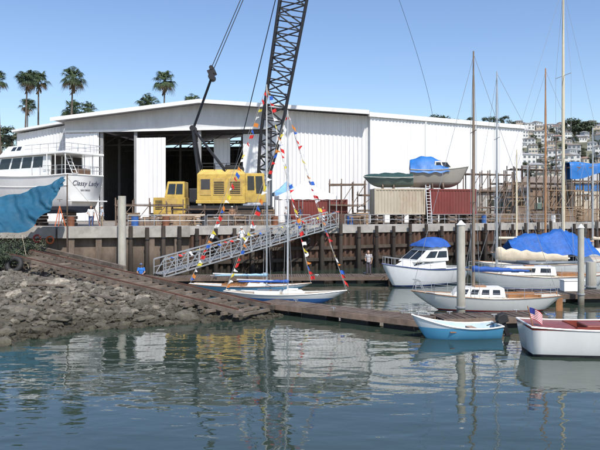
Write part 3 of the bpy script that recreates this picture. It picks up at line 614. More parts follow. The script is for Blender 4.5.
for i,(px,d,yt,mm,lab,L_) in enumerate(((546,57,68,mastw,'far sailboat with an orange-brown wooden mast',11),(592,63,128,alu,'far small white sailboat at the right edge of the photo',8),(514,60,150,mastc,'far white sailboat with a short cream mast',8),(528,68,165,alu,'farthest sailboat with a thin short grey mast',7))):
    h=Hull(L_,3,(1.1,1.0,1.4),.7,tr=.5,rake=1.2,srake=.8)
    sailboat('sailboat',lab,X(px,d)+.8,d,R(170+20*(i%3)),h,hullmat('hull_far%d'%i,[(.6,.6,.58),(.75,.75,.75),(.7,.68,.6),(.6,.62,.65)][i],(.1,.1,.2),(.1,.03,.03),.06,.15),mat('cream_deck',(.6,.58,.5),.6),cab=trunk(-1.5,1.8,1.9,1.3,1.0,1.5,.4,.05),wins=((.1,.3),(.4,.6)),mx=.8,mz=1.3,mh=Z(yt,d),mm=mm,r=.1,boomL=4,bz=2.4,cover=(bcan,canvas,bcan,canvas)[i],spread=1)
# --- pale blue skiff
h=Hull(3.55,1.5,(.5,.5,.95),.22,tr=.78,rake=.6,srake=0,ent=2.1,p=.35,slift=.1)
t=thing('skiff','open pale blue skiff with black outboard moored at the dock end','skiff',(X(455,25.9),25.9,0),R(187))
m=MB(); h.shell(m); m.build('hull',hullmat('hull_skiff',(.1,.36,.6),(.7,.7,.7),(.1,.36,.6),-.1,-.05,(.7,.76,.8),.47),t,smooth=True)
m=MB(); h.shell(m,ins=.05,lift=.12); m.build('inner_liner',mat('pale_blue_liner',(.4,.52,.6),.6),t,smooth=True)
m=MB(); h.rail(m,.032); p,q=h.pt(0,1,-1),h.pt(0,1,1); m.tube(p,q,.035); m.build('gunwale',gel,t)
for x in(-.8,.3): m=MB(); m.box((x,0,.33),(.26,1.3,.04)); m.build('thwart',varn,t)
m=MB(); h.deck(m,.76,1,drop=.02); m.build('foredeck',gel,t)
def outboard(parent,x,z,s=1):
    Mt=Matrix.Rotation(.35,3,'Y'); P=lambda a,b_,c:V((x,0,z))+Mt@V((a*s,b_*s,c*s))
    m=MB(); pr=[(-.32,.0),(.08,.0),(.12,.22),(.02,.36),(-.22,.38),(-.34,.26)]
    n=len(pr); vs=[P(a,-.13,c) for a,c in pr]+[P(a,.13,c) for a,c in pr]; m.add(vs,[tuple(range(n))[::-1],tuple(range(n,2*n))]+[(i,(i+1)%n,n+(i+1)%n,n+i) for i in range(n)]); o=m.build('outboard_motor',rub,parent,bev=.04)
    m=MB(); m.beam(P(-.12,0,.02),P(-.12,0,-.75),.1*s,.16*s); m.tube(P(-.22,0,-.7),P(.05,0,-.7),.06*s); m.box(P(-.14,0,-.5),(.32*s,.16*s,.03*s),M=Mt); m.build('drive_leg',blacks,o); m=MB(); m.tube(P(.08,0,.12),P(.55,.05,.16),.022*s); m.build('tiller',blacks,o)
    m=MB(); m.box(P(.04,0,-.1),(.1*s,.22*s,.28*s),M=Mt); m.build('clamp_bracket',galv,o)
outboard(t,-1.9,.5,1.05)
m=MB(); m.tube((1.5,0,.93),(1.5,0,1.1),.03); m.tube((1.4,0,1.07),(1.6,0,1.07),.02); m.build('bow_cleat',galv,t)
# --- launch at right
h=Hull(7.2,2.3,(1.08,1.02,1.35),.4,tr=.85,rake=1.0,srake=.15,ent=2.4,p=.3,slift=.1)
rx=7.95+3.6; rbd=mat('red_brown_deck',(.22,.05,.035),.4,var=.25)
t=thing('motor_launch','white motor launch with red-brown deck and stern flag at the right edge','motorboat',(rx,22.9,0),R(-3))
m=MB(); h.shell(m); m.build('hull',hullmat('hull_runabout',(.8,.8,.78),(.02,.02,.03),(.02,.02,.03),.08,.1,(.24,.04,.025),.97),t,smooth=True)
m=MB(); h.deck(m,hole=(.22,.5,.75)); m.build('deck',rbd,t)
m=MB(); cockpit(m,-3.6+.22*7.2,0,.75,1.05,.5); m.build('cockpit',rbd,t)
m=MB(); h.rail(m,.03); p,q=h.pt(0,1,-1),h.pt(0,1,1); m.tube(p,q,.03); m.build('rub_rail',gel,t)
T=trunk(-.1,1.0,1.9,1.5,1.0,1.62,.5,.05); m=MB(); 
m.path([T[0],T[4],T[5],T[1]],.025); m.path([T[3],T[7],T[6],T[2]],.025); m.tube(T[5],T[6],.025); m.tube(T[1],T[2],.025); m.build('windscreen_frame',galv,t)
m=MB(); m.box((-1.2,0,.85),(.8,1.0,.45)); m.build('engine_box',rbd,t,bev=.05)
m=MB(); m.tube((-3.45,-.6,1.0),(-3.65,-.6,1.75),.018); m.build('flag_staff',varn,t)
fm=bpy.data.materials.new('striped_flag_cloth'); fm.use_nodes=True; N=fm.node_tree.nodes; L=fm.node_tree.links
tc=N.new('ShaderNodeTexCoord'); spx=N.new('ShaderNodeSeparateXYZ'); L.new(tc.outputs['UV'],spx.inputs[0]); mt=N.new('ShaderNodeMath'); mt.operation='MULTIPLY'; mt.inputs[1].default_value=6.5; L.new(spx.outputs['Y'],mt.inputs[0]); md=N.new('ShaderNodeMath'); md.operation='FRACT'; L.new(mt.outputs[0],md.inputs[0]); g=N.new('ShaderNodeMath'); g.operation='GREATER_THAN'; g.inputs[1].default_value=.5; L.new(md.outputs[0],g.inputs[0])
mx=N.new('ShaderNodeMixRGB'); mx.inputs['Color1'].default_value=(.5,.02,.03,1); mx.inputs['Color2'].default_value=(.8,.8,.8,1); L.new(g.outputs[0],mx.inputs['Fac']); L.new(mx.outputs[0],N['Principled BSDF'].inputs['Base Color'])
fl=thing('boat_flag','small red white and blue flag flying from the white launch stern','flag',(rx-3.63,22.9+.19-.6,1.32)); 
fz=lambda u,v:V((.02+.46*u,.06*math.sin(u*7),.38*v-.2*u*u-.05*u))
m=MB(); m.grid([[fz(i/12,j/8) for j in range(9)] for i in range(13)]); o=m.build('flag_cloth',fm,fl,smooth=True,weld=False)
uvl=o.data.uv_layers.new(name='UVMap')
for lp in o.data.loops: vi=lp.vertex_index; uvl.data[lp.index].uv=((vi//9)/12,(vi%9)/8)
m=MB(); 
for e in(-.008,.008): m.grid([[fz(u,v)+V((0,e,0)) for v in (.46,.7,1.0)] for u in [i/24 for i in range(11)]])
m.build('canton',mat('flag_blue',(.02,.03,.2),.7),fl)
# --- cabin cruiser
h=Hull(6.8,2.6,(1.15,1.15,1.6),.4,tr=.88,rake=1.0,srake=.1,ent=2.4,p=.32,slift=.1)
t=thing('cabin_cruiser','white cabin cruiser with blue canvas top moored before the quay wall','motorboat',(X(421,44.6),44.6,0),R(212))
m=MB(); h.shell(m); m.build('hull',hullmat('hull_cruiser',(.78,.79,.8),(.03,.06,.2),(.02,.03,.08),.05,.12),t,smooth=True)
m=MB(); h.deck(m,hole=(.03,.3,1.0)); m.build('deck',gel,t)
m=MB(); cockpit(m,-3.2,-1.36,1.0,1.17,.5); m.build('cockpit',mat('white_liner',(.6,.6,.57),.6),t)
m=MB(); h.rail(m,.04); m.build('rub_rail',mat('navy_trim',(.03,.06,.2),.5),t)
T=trunk(-1.4,2.5,2.1,1.1,1.15,1.7,1.3,0,.9); m=MB(); m.hexa(T); c=m.build('forward_cabin',gel,t,bev=.06); wins_(T,((.35,.6),(.65,.8)),c,.35,.8,'porthole')
T=trunk(-1.6,1.3,2.1,1.8,1.65,2.45,1.2,0,.88); m=MB(); m.hexa(T); c=m.build('wheelhouse',gel,t,bev=.05)
wins_(T,((.06,.42),(.47,.8)),c,.3,.85)
for q0,q1 in((.05,.48),(.52,.95)): m=MB(); m.panel(T[1],T[2],T[6],T[5],q0,q1,.2,.9,.012,.03); m.build('windscreen',glass,c)
T=trunk(-1.6,.1,1.85,1.6,2.45,2.75,.4,0,.95); m=MB(); m.hexa(T); m.build('flybridge',gel,t,bev=.05)
m=MB(); rows=[]
for i in range(15):
    u=i/14; x=-1.8+2.0*u; row=[]
    for j in range(13):
        v=j/12*2-1; tp_=3.25-.35*max(0,u-.55)/.45-.12*max(0,.25-u)/.25; row.append(V((x+.03*math.sin(j*1.4),v*.98,tp_-(abs(v)**3)*(tp_-2.62)+.03*math.sin(i*1.3+j*.7))))
    rows.append(row)
m.grid(rows); m.grid([rows[14],[p+V((.08,0,2.66-p.z)) if p.z>2.66 else p for p in rows[14]]]); m.grid([rows[0],[p+V((-.04,0,2.62-p.z)) if p.z>2.62 else p for p in rows[0]]]); m.build('canvas_cover',bcan,t,smooth=True)
m=MB()
for s in(-1,1):
    ps=[h.pt(.55+.43*i/6,1,s)+V((0,0,.0)) for i in range(7)]
    for p in ps: m.tube(p,p+V((0,0,.5)),.015,n=5)
    m.path([p+V((0,0,.5)) for p in ps],.018,5)
m.build('bow_rail',galv,t)
# ---------------------------------------------------------------- motor yacht on stands
HB=Hull(16,4.5,(2.5,2.5,3.3),.9,tr=.9,rake=1.6,srake=0,ent=2.4,p=.3,slift=.1,n=26)
cxy=V((-18.9,57.2,0)); hd=V((-math.cos(R(31)),math.sin(R(31)),0)); ctr=cxy+hd*8
t=thing('motor_yacht','big white motor yacht hauled out on stands left of the open shed','yacht',(ctr.x,ctr.y,5.75),R(149))
m=MB(); HB.shell(m); m.build('hull',hullmat('hull_yacht',(.78,.78,.76),(.6,.6,.6),(.04,.06,.1),-.25,-.15),t,smooth=True)
m=MB(); HB.deck(m); m.build('deck',gel,t)
m=MB(); HB.rail(m,.07); p,q=HB.pt(0,1,-1),HB.pt(0,1,1); m.tube(p,q,.07); HB.rail(m,.05,k=.72); m.build('rub_rail',gel,t)
T=trunk(-5.6,3.6,3.7,3.0,2.5,4.28,1.0,0,.96); m=MB(); m.hexa(T); c=m.build('saloon',gel,t,bev=.06)
wins_(T,((.12,.28),(.31,.47),(.5,.66),(.69,.88)),c,.4,.95)
m=MB(); m.panel(T[3],T[0],T[4],T[7],.04,.96,.02,.97,.012,.03); m.build('aft_enclosure',mat('dark_brown_screen',(.035,.028,.025),.5),c)
m=MB(); m.panel(T[3],T[0],T[4],T[7],.33,.36,.04,.95,.03,.03); m.build('screen_frame',gel,c); m=MB(); m.panel(T[3],T[0],T[4],T[7],.64,.67,.04,.95,.03,.03); m.build('screen_frame',gel,c)
m=MB(); m.b2(-7.3,-6.5,-1.2,.4,2.5,3.1); m.build('deck_seat',mat('brown_cushion',(.12,.07,.045),.7),t,bev=.05)
m=MB(); m.hexa(trunk(-8.0,4.2,4.3,3.4,4.3,4.5,.5,.0,1)); m.build('upper_deck',gel,t,bev=.04)
T=trunk(-2.5,2.6,3.0,2.4,4.5,5.4,1.2,.2,.85); m=MB(); m.hexa(T); c=m.build('flybridge',gel,t,bev=.06); wins_(T,((.35,.5),(.55,.7)),c,.45,.85)
for s in(-1,1):
    for x in(-7.9,-6.6,-5.5): m=MB(); m.tube((x,s*2.05,2.5),(x,s*2.05,4.3),.04); m.build('deck_post',gel,t)
m=MB()
for z0,zz in((2.5,3.3),(4.5,5.2)):
    P=[V((-2.5 if z0>4 else -5,-2.05,zz)),V((-7.9,-2.05,zz)),V((-7.9,2.05,zz)),V((-2.5 if z0>4 else -5,2.05,zz))]
    m.path(P,.025,5); m.path([p-V((0,0,.35)) for p in P],.018,5)
    for i in range(7): y=-2.05+4.1*i/6; m.tube((-7.9,y,z0),(-7.9,y,zz),.02)
    for i in range(5):
        for s in(-1,1): m.tube((-7.9+i*1.1,s*2.05,z0),(-7.9+i*1.1,s*2.05,zz),.02)
m.build('guard_rail',galv,t)
m=MB()
for s in(-.25,.25): m.tube((-8.1,1.2+s,2.6),(-6.9,1.2+s,4.6),.03)
for i in range(6): m.tube((-8.1+1.2*i/6,.95,2.6+2*i/6),(-8.1+1.2*i/6,1.45,2.6+2*i/6),.025)
m.build('ladder',gel,t)
m=MB(); m.b2(-8.7,-8.0,-1.9,1.9,.15,.25); m.build('swim_platform',gel,t,bev=.03)
def text(s,size,parent,loc,rot,m,name='lettering',shear=.35,off=0):
    cu=bpy.data.curves.new('txt','FONT'); cu.body=s; cu.size=size; cu.shear=shear; cu.extrude=.008; cu.align_x='CENTER'; cu.align_y='CENTER'; cu.offset=off
    o=bpy.data.objects.new('txt',cu); COL.objects.link(o); bpy.context.view_layer.update(); me=bpy.data.meshes.new_from_object(o.evaluated_get(bpy.context.evaluated_depsgraph_get())); bpy.data.objects.remove(o)
    me.materials.clear(); me.materials.append(m); q=bpy.data.objects.new(name,me); COL.objects.link(q); q.parent=parent; q.location=loc; q.rotation_euler=rot; return q
navy=mat('dark_lettering',(.02,.025,.06),.4)
text('Classy Lady',.62,t,(-8.03,0,1.75),(R(90),0,R(-90)),navy,off=-.004)
text('SAN DIEGO',.2,t,(-8.03,0,1.15),(R(90),0,R(-90)),navy,shear=0)
for x in(-6,-2,2,5.5):
    tb=thing('keel_block','stacked timber blocks under the keel of the big white yacht','block',(ctr.x+hd.x*x,ctr.y+hd.y*x,DK),R(149),group='keel blocks under the yacht'); m=MB()
    for i in range(4):
        if i%2: m.box((0,0,.15+.3*i),(.3,1.2,.28))
        else: m.box((-.35,0,.15+.3*i),(.3,.9,.28)); m.box((.35,0,.15+.3*i),(.3,.9,.28))
    m.build('timber_block',timber,tb)
def jack(x,y,z0,z1,lab,grp,rz=0):
    t=thing('jack_stand',lab,'boat stand',(x,y,z0),rz,group=grp); hh=z1-z0
    for k in range(3): m=MB(); a=k*2.094; m.tube((.5*math.cos(a),.5*math.sin(a),0),(0,0,hh*.75),.035); m.build('leg',orange,t)
    m=MB(); m.tube((0,0,hh*.5),(0,0,hh-.06),.03); m.build('screw',galv,t); m=MB(); m.box((0,0,hh-.03),(.35,.35,.05)); m.build('pad',timber,t)
n2=V((hd.y,-hd.x,0))
for x in(-7,-3,1.5):
    for s in(-1,1): p=ctr+hd*x+n2*s*1.9; jack(p.x,p.y,DK,6.1,'orange tripod stand propping the big white yacht','stands under the yacht')
# ---------------------------------------------------------------- containers and stored boats
CT=DK+1.0
def container(label,px,d,L_,mm,rz=0,z=CT,crib=True):
    t=thing('shipping_container',label,'container',(X(px,d),d,z),rz); m=MB()
    a=V((-L_/2,-1.2,0)); c=V((L_/2,-1.2,0)); e=V((L_/2,1.2,0)); f=V((-L_/2,1.2,0)); ribwall(m,a,c,.15,2.45,.3,.04); ribwall(m,c,e,.15,2.45,.3,.04); ribwall(m,e,f,.15,2.45,.3,.04); ribwall(m,f,a,.15,2.45,.3,.04); m.poly([(-L_/2,-1.2,2.45),(L_/2,-1.2,2.45),(L_/2,1.2,2.45),(-L_/2,1.2,2.45)]); m.build('corrugated_side',mm,t)
    m=MB()
    for z_ in(.08,2.52):
        m.b2(-L_/2,L_/2,-1.27,-1.13,z_-.08,z_+.08);m.b2(-L_/2,L_/2,1.13,1.27,z_-.08,z_+.08); m.b2(-L_/2-.06,-L_/2+.06,-1.13,1.13,z_-.08,z_+.08); m.b2(L_/2-.06,L_/2+.06,-1.13,1.13,z_-.08,z_+.08)
    for sx in(-1,1):
        for sy in(-1,1): m.box((sx*L_/2,sy*1.2,1.3),(.16,.18,2.62))
    m.build('frame',mm,t)
    for y in(-.8,-.35,.35,.8): m=MB(); m.tube((L_/2+.09,y,.2),(L_/2+.09,y,2.4),.025); m.build('lock_bar',galv,t)
    if crib:
        for sx in(-.4,0,.4):
            p=Matrix.Rotation(rz,3,'Z')@V((sx*L_,0,0)); tb=thing('timber_crib','criss-cross timber crib holding up a container on the quay','timber crib',(X(px,d)+p.x,d+p.y,DK),rz,group='timber cribs under the containers'); m=MB()
            for i in range(5):
                if i%2: m.box((0,-1.0,.1+.2*i),(1.0,.2,.19)); m.box((0,1.0,.1+.2*i),(1.0,.2,.19))
                else: m.box((-.38,0,.1+.2*i),(.2,2.4,.19)); m.box((.38,0,.1+.2*i),(.2,2.4,.19))
            m.build('timber_block',timber,tb)
container('dark red container on the ground just right of the white canopy',318,71,6.0,redc,R(4),DK,False)
container('cream container on timber cribs below the green covered boat',397,66.2,5.0,creamc,R(5)); container('red container on timber cribs right of the cream one',448,67.6,5.0,redc,R(10))
CTT=CT+2.62
def cradle(x,y,z,rz,w,h_,label):
    t=thing('boat_cradle',label,'cradle',(x,y,z),rz,group='cradles under the stored boats')
    for s in(-1,1): m=MB(); m.beam((s*.55,-w,.1),(s*.55,w,.1),.18,.18); m.build('cross_beam',timber,t)
    for s in(-1,1):
        for q in(-1,1): m=MB(); m.beam((s*.55,q*w*.9,.15),(s*.55,q*w*.45,h_),.12,.12); m.build('arm',timber,t)
def storedboat(label,px,d,L_,B_,zb,sh,dr,hm,rz,cover=None,covm=None,cabin=False):
    x=X(px,d); t=thing('stored_boat',label,'boat',(x,d,zb+dr),rz); h=Hull(L_,B_,(sh,sh*.95,sh*1.25),dr,tr=.85,rake=L_*.14,p=.32,slift=.1)
    m=MB(); h.shell(m); m.build('hull',hm,t,smooth=True); m=MB(); h.deck(m); m.build('deck',mat('dull_grey_deck',(.45,.43,.38),.6),t); m=MB(); h.rail(m,.05); m.build('rub_rail',mat('dull_grey_deck',(.45,.43,.38)),t)
    if cabin:
        T=trunk(-L_*.1,L_*.28,B_*.72,B_*.5,sh*.95,sh+.85,L_*.14,.1,.88); m=MB(); m.hexa(T); c=m.build('cabin',mat('dull_white_cabin',(.6,.58,.53),.5),t,bev=.05); wins_(T,((.1,.4),(.5,.85)),c,.3,.85); m=MB(); m.panel(T[1],T[2],T[6],T[5],.1,.9,.2,.85,.01,.03); m.build('windscreen',glass,c)
    if cover:
        u0,u1,top,dr_=cover; m=MB(); rows=[]
        for i in range(21):
            u=u0+(u1-u0)*i/20; q=h.pt(u,1); zr=q.z+top*(.3+.7*math.sin(math.pi*min(1,(i+4)/24))); row=[]
            for j in range(13):
                v=j/12*2-1; row.append(V((q.x,v*(q.y+.09),zr-(abs(v)**1.5)*(zr-q.z+dr_*(1+.12*math.sin(i*.9)))+.05*math.sin(i*1.1+j*1.3))))
            rows.append(row)
        m.grid(rows); m.build('tarpaulin',covm,t,smooth=True)
    return t
hullA=hullmat('hull_stored_a',(.36,.33,.29),(.36,.33,.29),(.25,.22,.19),-.1,.0); hullB=hullmat('hull_stored_b',(.12,.16,.14),(.12,.16,.14),(.1,.12,.1),-.2,-.1)
storedboat('grey motor cruiser under a bright blue cover standing above the red container',439,67.4,6.0,2.3,CTT+.12,1.25,.65,hullA,R(-6),(.0,.66,1.5,.3),bluet,True)
cradle(X(437,67.4),67.4,CTT,R(-6),1.1,.75,'timber cradle under the blue covered cruiser on the red container')
storedboat('small boat under a dark green cover left of the blue covered cruiser',388,66.3,5.0,1.9,CTT+.12,.55,.45,hullB,R(175),(.0,.98,.55,.1),greent)
cradle(X(388,66.3),66.3,CTT,R(-5),.9,.45,'timber cradle under the green covered boat on the cream container')
# ---------------------------------------------------------------- canopy tent
def canopy(label,px,d,w,dp,ze,zp,m1,m2):
    t=thing('canopy_tent',label,'canopy',(X(px,d),d,DK),R(8)); m=MB(); c=[(-w/2,-dp/2),(w/2,-dp/2),(w/2,dp/2),(-w/2,dp/2)]
    for i in range(4):
        a=V((*c[i],ze)); b=V((*c[(i+1)%4],ze)); pk=V((0,0,zp)); mid=(a+b)/2; q=(mid+pk)/2-V((0,0,.18)); m.add([a,b,pk,(a+pk)/2-V((0,0,.12)),(b+pk)/2-V((0,0,.12)),q],[(0,1,4,5,3),(3,5,2),(5,4,2)])
    m.build('canopy_top',m1,t)
    m=MB()
    for i in range(4):
        a=V((*c[i],ze)); b=V((*c[(i+1)%4],ze)); m.grid([[a.lerp(b,k/12) for k in range(13)],[a.lerp(b,k/12)-V((0,0,.3+.06*(k%2))) for k in range(13)]])
    m.build('valance',m2,t)
    for x,y in c: m=MB(); m.tube((x,y,0),(x,y,ze),.04); m.build('pole',galv,t)
canopy('white pop-up canopy with people beneath near the quay edge',305,62,5.4,3.6,2.75,4.2,mat('white_canvas',(.8,.8,.8),.7,var=.04),mat('white_canvas',(.8,.8,.8)))
canopy('small light blue canopy just behind the white canopy',287,66,2.8,2.8,3.2,4.4,mat('light_blue_canvas',(.2,.4,.65),.7,var=.08),mat('light_blue_canvas',(.2,.4,.65)))
# ---------------------------------------------------------------- blue tarp shelter at left
t=thing('tarp_shelter','torn blue tarpaulin strung on poles over the bank at the left','tarpaulin',(X(30,46),46,gh(-19,46)))
def wp(px,py,d): return V((X(px,d),d,Z(py,d)))
TOP=[wp(66,176,47.5),wp(40,187,47),wp(10,196,46.5),wp(-35,200,46)]; BOT=[wp(63,184,46.8),wp(49,210,45.2),wp(22,235,43.6),wp(-35,230,43)]
def pl(P,u):
    s=u*(len(P)-1); i=min(len(P)-2,int(s)); f=s-i; return P[i].lerp(P[i+1],f)
def sm(P,u): return (pl(P,max(0,u-.06))+pl(P,u)+pl(P,min(1,u+.06)))/3
m=MB(); rows=[]
for i in range(51):
    u=i/50; a=sm(TOP,u); c=sm(BOT,u); row=[]
    for j in range(25):
        v=j/24; p=a.lerp(c,v); s=math.sin(math.pi*v)*min(1,u*3); fold=.2*math.sin(u*30+v*4)*(.25+v)+.08*math.sin(u*71+v*2); p=p+V((.07*math.sin(j*.7+i*.2),fold-.3*s,-.25*s+.09*math.sin(u*21+v*5))); row.append(p)
    rows.append(row)
m.grid(rows); m.build('tarpaulin',tealt,t,smooth=True,w=True)
Pa=TOP[0]; Pd=BOT[2]
m=MB(); m.tube((Pa.x+.05,Pa.y+.1,2),(Pa.x+.05,Pa.y+.1,Pa.z+.15),.05); m.build('pole',timber,t,w=True)
m=MB(); m.tube(Pa,(Pa.x+2.2,Pa.y+3.5,DK+.1),.015,n=4); m.build('guy_rope',canvas,t,w=True); m=MB(); m.tube(Pd,(Pd.x+.6,Pd.y-.3,gh(Pd.x,Pd.y)),.015,n=4); m.build('guy_rope',canvas,t,w=True)
# ---------------------------------------------------------------- people
def person(x,y,z,rz,label,shirt,pants,hair=(.05,.03,.02),pose='stand',hat=None,sleeve=False,hh=1.75):
    t=thing('person',label,'person',(x,y,z),rz,sc=hh/1.75)
    hipz=.92; 
    sh=lambda s:V((s*.185,0,1.42)); hp=lambda s:V((s*.095,0,hipz))
    if pose=='sit':
        leg=lambda s:[V((s*.1,0,.12)),V((s*.13,-.43,.17)),V((s*.12,-.5,-.26)),V((s*.12,-.66,-.3))]; arm=lambda s:[V((s*.185,.0,.62)),V((s*.26,-.1,.36)),V((s*.12,-.33,.26))]
        base=-.8
    elif pose=='walk':
        leg=lambda s:[hp(s),V((s*.1,-.16*s-.04,.5)),V((s*.1,-.26*s+(.08 if s<0 else 0),.09)),V((s*.1,-.26*s-.14+(.08 if s<0 else 0),.04))]; arm=lambda s:[sh(s),V((s*.25,.14*s,1.14)),V((s*.25,.1*s-.12,.92))]; base=0
    elif pose=='reach':
        leg=lambda s:[hp(s),V((s*.12,-.02,.5)),V((s*.13,.02,.09)),V((s*.14,-.13,.04))]; arm=lambda s:[sh(s),V((s*.26,-.14,1.2)),V((s*.2,-.4,1.14 if s>0 else 1.25))]; base=0
    else:
        leg=lambda s:[hp(s),V((s*.11,-.02,.5)),V((s*.12,.02,.09)),V((s*.14,-.13,.04))]; arm=lambda s:[sh(s),V((s*.25,.03,1.14)),V((s*.24,-.08,.9))] if s>0 else [sh(s),V((s*.28,.02,1.15)),V((s*.14,-.2,1.04))]; base=0
    D=V((0,0,base)); m=MB()
    hd_=V((0,-.02,1.64))+D
    m.ell(hd_,(.078,.098,.12),14,10); m.ell(hd_+V((0,-.1,-.012)),(.014,.02,.022),8,6); m.ell(hd_+V((0,-.06,-.075)),(.045,.04,.03),8,6)
    for s in(-1,1): m.ell(hd_+V((s*.08,.005,-.01)),(.012,.02,.03),8,6)
    m.ell(hd_+V((0,-.098,-.055)),(.022,.008,.006),6,4)
    m.tube(V((0,.01,1.42))+D,hd_+V((0,.02,-.05)),.058,.052,n=10)
    m.ell(V((0,.0,1.3))+D,(.17,.105,.17)); m.ell(V((0,0,1.1))+D,(.14,.1,.2)); m.ell(V((0,.01,.96))+D,(.155,.11,.13))
    for s in(-1,1):
        l=leg(s); a=arm(s); m.ell(l[0],(.09,.09,.1)); m.tube(l[0],l[1],.085,.058,n=10); m.ell(l[1],(.058,)*3); m.tube(l[1],l[2],.056,.038,n=10); m.ell(l[2],(.042,)*3); m.tube(l[2]+V((0,.04,-.03)),l[3],.045,.036,n=10); m.ell(l[3],(.038,.05,.032))
        m.ell(a[0],(.062,)*3); m.tube(a[0],a[1],.05,.04,n=10); m.ell(a[1],(.041,)*3); m.tube(a[1],a[2],.04,.027,n=10)
        dv=(a[2]-a[1]).normalized(); sd_=V((0,1,0)) if abs(dv.z)>.5 else V((1,0,0)); sd_=(sd_-dv*sd_.dot(dv)).normalized(); nn=dv.cross(sd_)*(-s); pc=a[2]+dv*.045
        for k in range(4):
            o_=sd_*((k-1.5)*.019); b1_=a[2]+dv*.085+o_; ln=(.055,.065,.06,.045)[k]; m.tube(a[2]+o_*.6,b1_,.013,.0105,n=6); m.tube(b1_,b1_+dv*ln*.55+nn*.008,.0102,.0095,n=6); m.tube(b1_+dv*ln*.55+nn*.008,b1_+dv*ln+nn*.03,.0095,.009,n=6)
        m.ell(pc,(.03,.03,.035)); m.tube(a[2]+dv*.03-sd_*.02,a[2]+dv*.075-sd_*.055+nn*.015,.013,.01,n=6)
    o=m.build('body',skin,t,weld=False); md=o.modifiers.new('r','REMESH'); md.mode='VOXEL'; md.voxel_size=.0105; md.use_smooth_shade=True
    def cloth(nm,mb,col,vs=.016):
        o=mb.build(nm,mat('cloth_%d_%d_%d'%tuple(int(c*100) for c in col),col,.85,var=.12,scale=6,bump=.004,bscale=20),t,weld=False); md=o.modifiers.new('r','REMESH'); md.mode='VOXEL'; md.voxel_size=vs; md.use_smooth_shade=True
    m=MB(); m.ell(V((0,.0,1.3))+D,(.19,.125,.185)); m.ell(V((0,0,1.1))+D,(.165,.125,.22)); m.tube(V((0,.005,1.2))+D,V((0,.01,.9))+D,.16,.165,n=14)
    for s in(-1,1):
        a=arm(s); m.ell(a[0],(.075,)*3); e=a[1] if sleeve else a[0].lerp(a[1],.72); m.tube(a[0],e,.064,.055,n=10)
        if sleeve: m.ell(a[1],(.055,)*3); m.tube(a[1],a[2],.053,.04,n=10)
    cloth('shirt',m,shirt)
    m=MB(); m.ell((V((0,.01,.93))+D),(.165,.122,.12))
    for s in(-1,1): l=leg(s); m.ell(l[0],(.1,.1,.1)); m.tube(l[0],l[1],.098,.075,n=10); m.ell(l[1],(.075,)*3); m.tube(l[1],l[2],.073,.06,n=10)
    cloth('trousers',m,pants)
    for s in(-1,1): m=MB(); l=leg(s); m.tube(l[2]+V((0,.05,-.045)),l[3]+V((0,-.01,0)),.052,.045,n=10); m.ell(l[3]+V((0,-.01,0)),(.045,.055,.036)); m.ell(l[2]+V((0,.03,-.035)),(.048,.055,.045)); cloth('shoe',m,(.04,.035,.03))
    m=MB(); m.ell(hd_+V((0,.022,.03)),(.086,.098,.105),12,8); o=m.build('hair',mat('hair_%d'%int(hair[0]*100),hair,.7),t,smooth=True)
    if hat: m=MB(); m.ell(hd_+V((0,.0,.07)),(.095,.11,.07),12,8); m.ell(hd_+V((0,-.07,.06)),(.09,.13,.012),12,6); m.build('cap',mat('cap_%d'%int(hat[0]*100),hat,.8),t,smooth=True)
    for s in(-1,1): m=MB(); m.ell(hd_+V((s*.032,-.087,.012)),(.013,.008,.008),8,6); m.build('eye',mat('eye_dark',(.03,.02,.02),.2),t)
    return t
person(X(91,52.5),52.5,DK,R(20),'person in a white shirt and blue trousers standing on the bulkhead',(.7,.7,.68),(.07,.1,.2))
person(X(102,53.5),53.5,DK,R(-60),'person in a pale shirt and tan trousers under the yacht stern',(.5,.55,.6),(.3,.24,.16),hat=(.6,.6,.55))
gp=gang[0].lerp(gang[1],.42); person(gp.x,gp.y,gp.z+.07,R(-48),'person in a white shirt walking down the metal gangway',(.75,.75,.73),(.12,.12,.14),pose='walk',hat=(.7,.7,.7))
person(X(142,45.0),44.75,.5,R(10),'person in a bright blue shirt seated on the left end of the long dock',(.03,.16,.5),(.06,.07,.12),pose='sit',hat=(.1,.15,.3))
person(X(369,46.4),46.6,.5,R(-30),'person in a grey shirt standing on the dock left of the cabin cruiser',(.45,.42,.42),(.08,.07,.09))
person(X(323,60.2),60.2,DK,R(10),'person in a red shirt at the quay edge under the white canopy',(.45,.05,.05),(.1,.1,.13))
person(X(300,61),61.0,DK,R(-80),'person in a dark blue shirt reaching forward beneath the white canopy',(.05,.08,.2),(.25,.22,.17),pose='reach')
person(X(286,60.5),60.5,DK,R(75),'person in a white shirt beneath the left side of the white canopy',(.7,.7,.68),(.06,.06,.08))
person(X(232,58.0),58.0,DK,R(0),'person in a brown shirt standing on the quay below the yellow crane',(.25,.14,.08),(.1,.1,.1),hat=(.5,.5,.45))
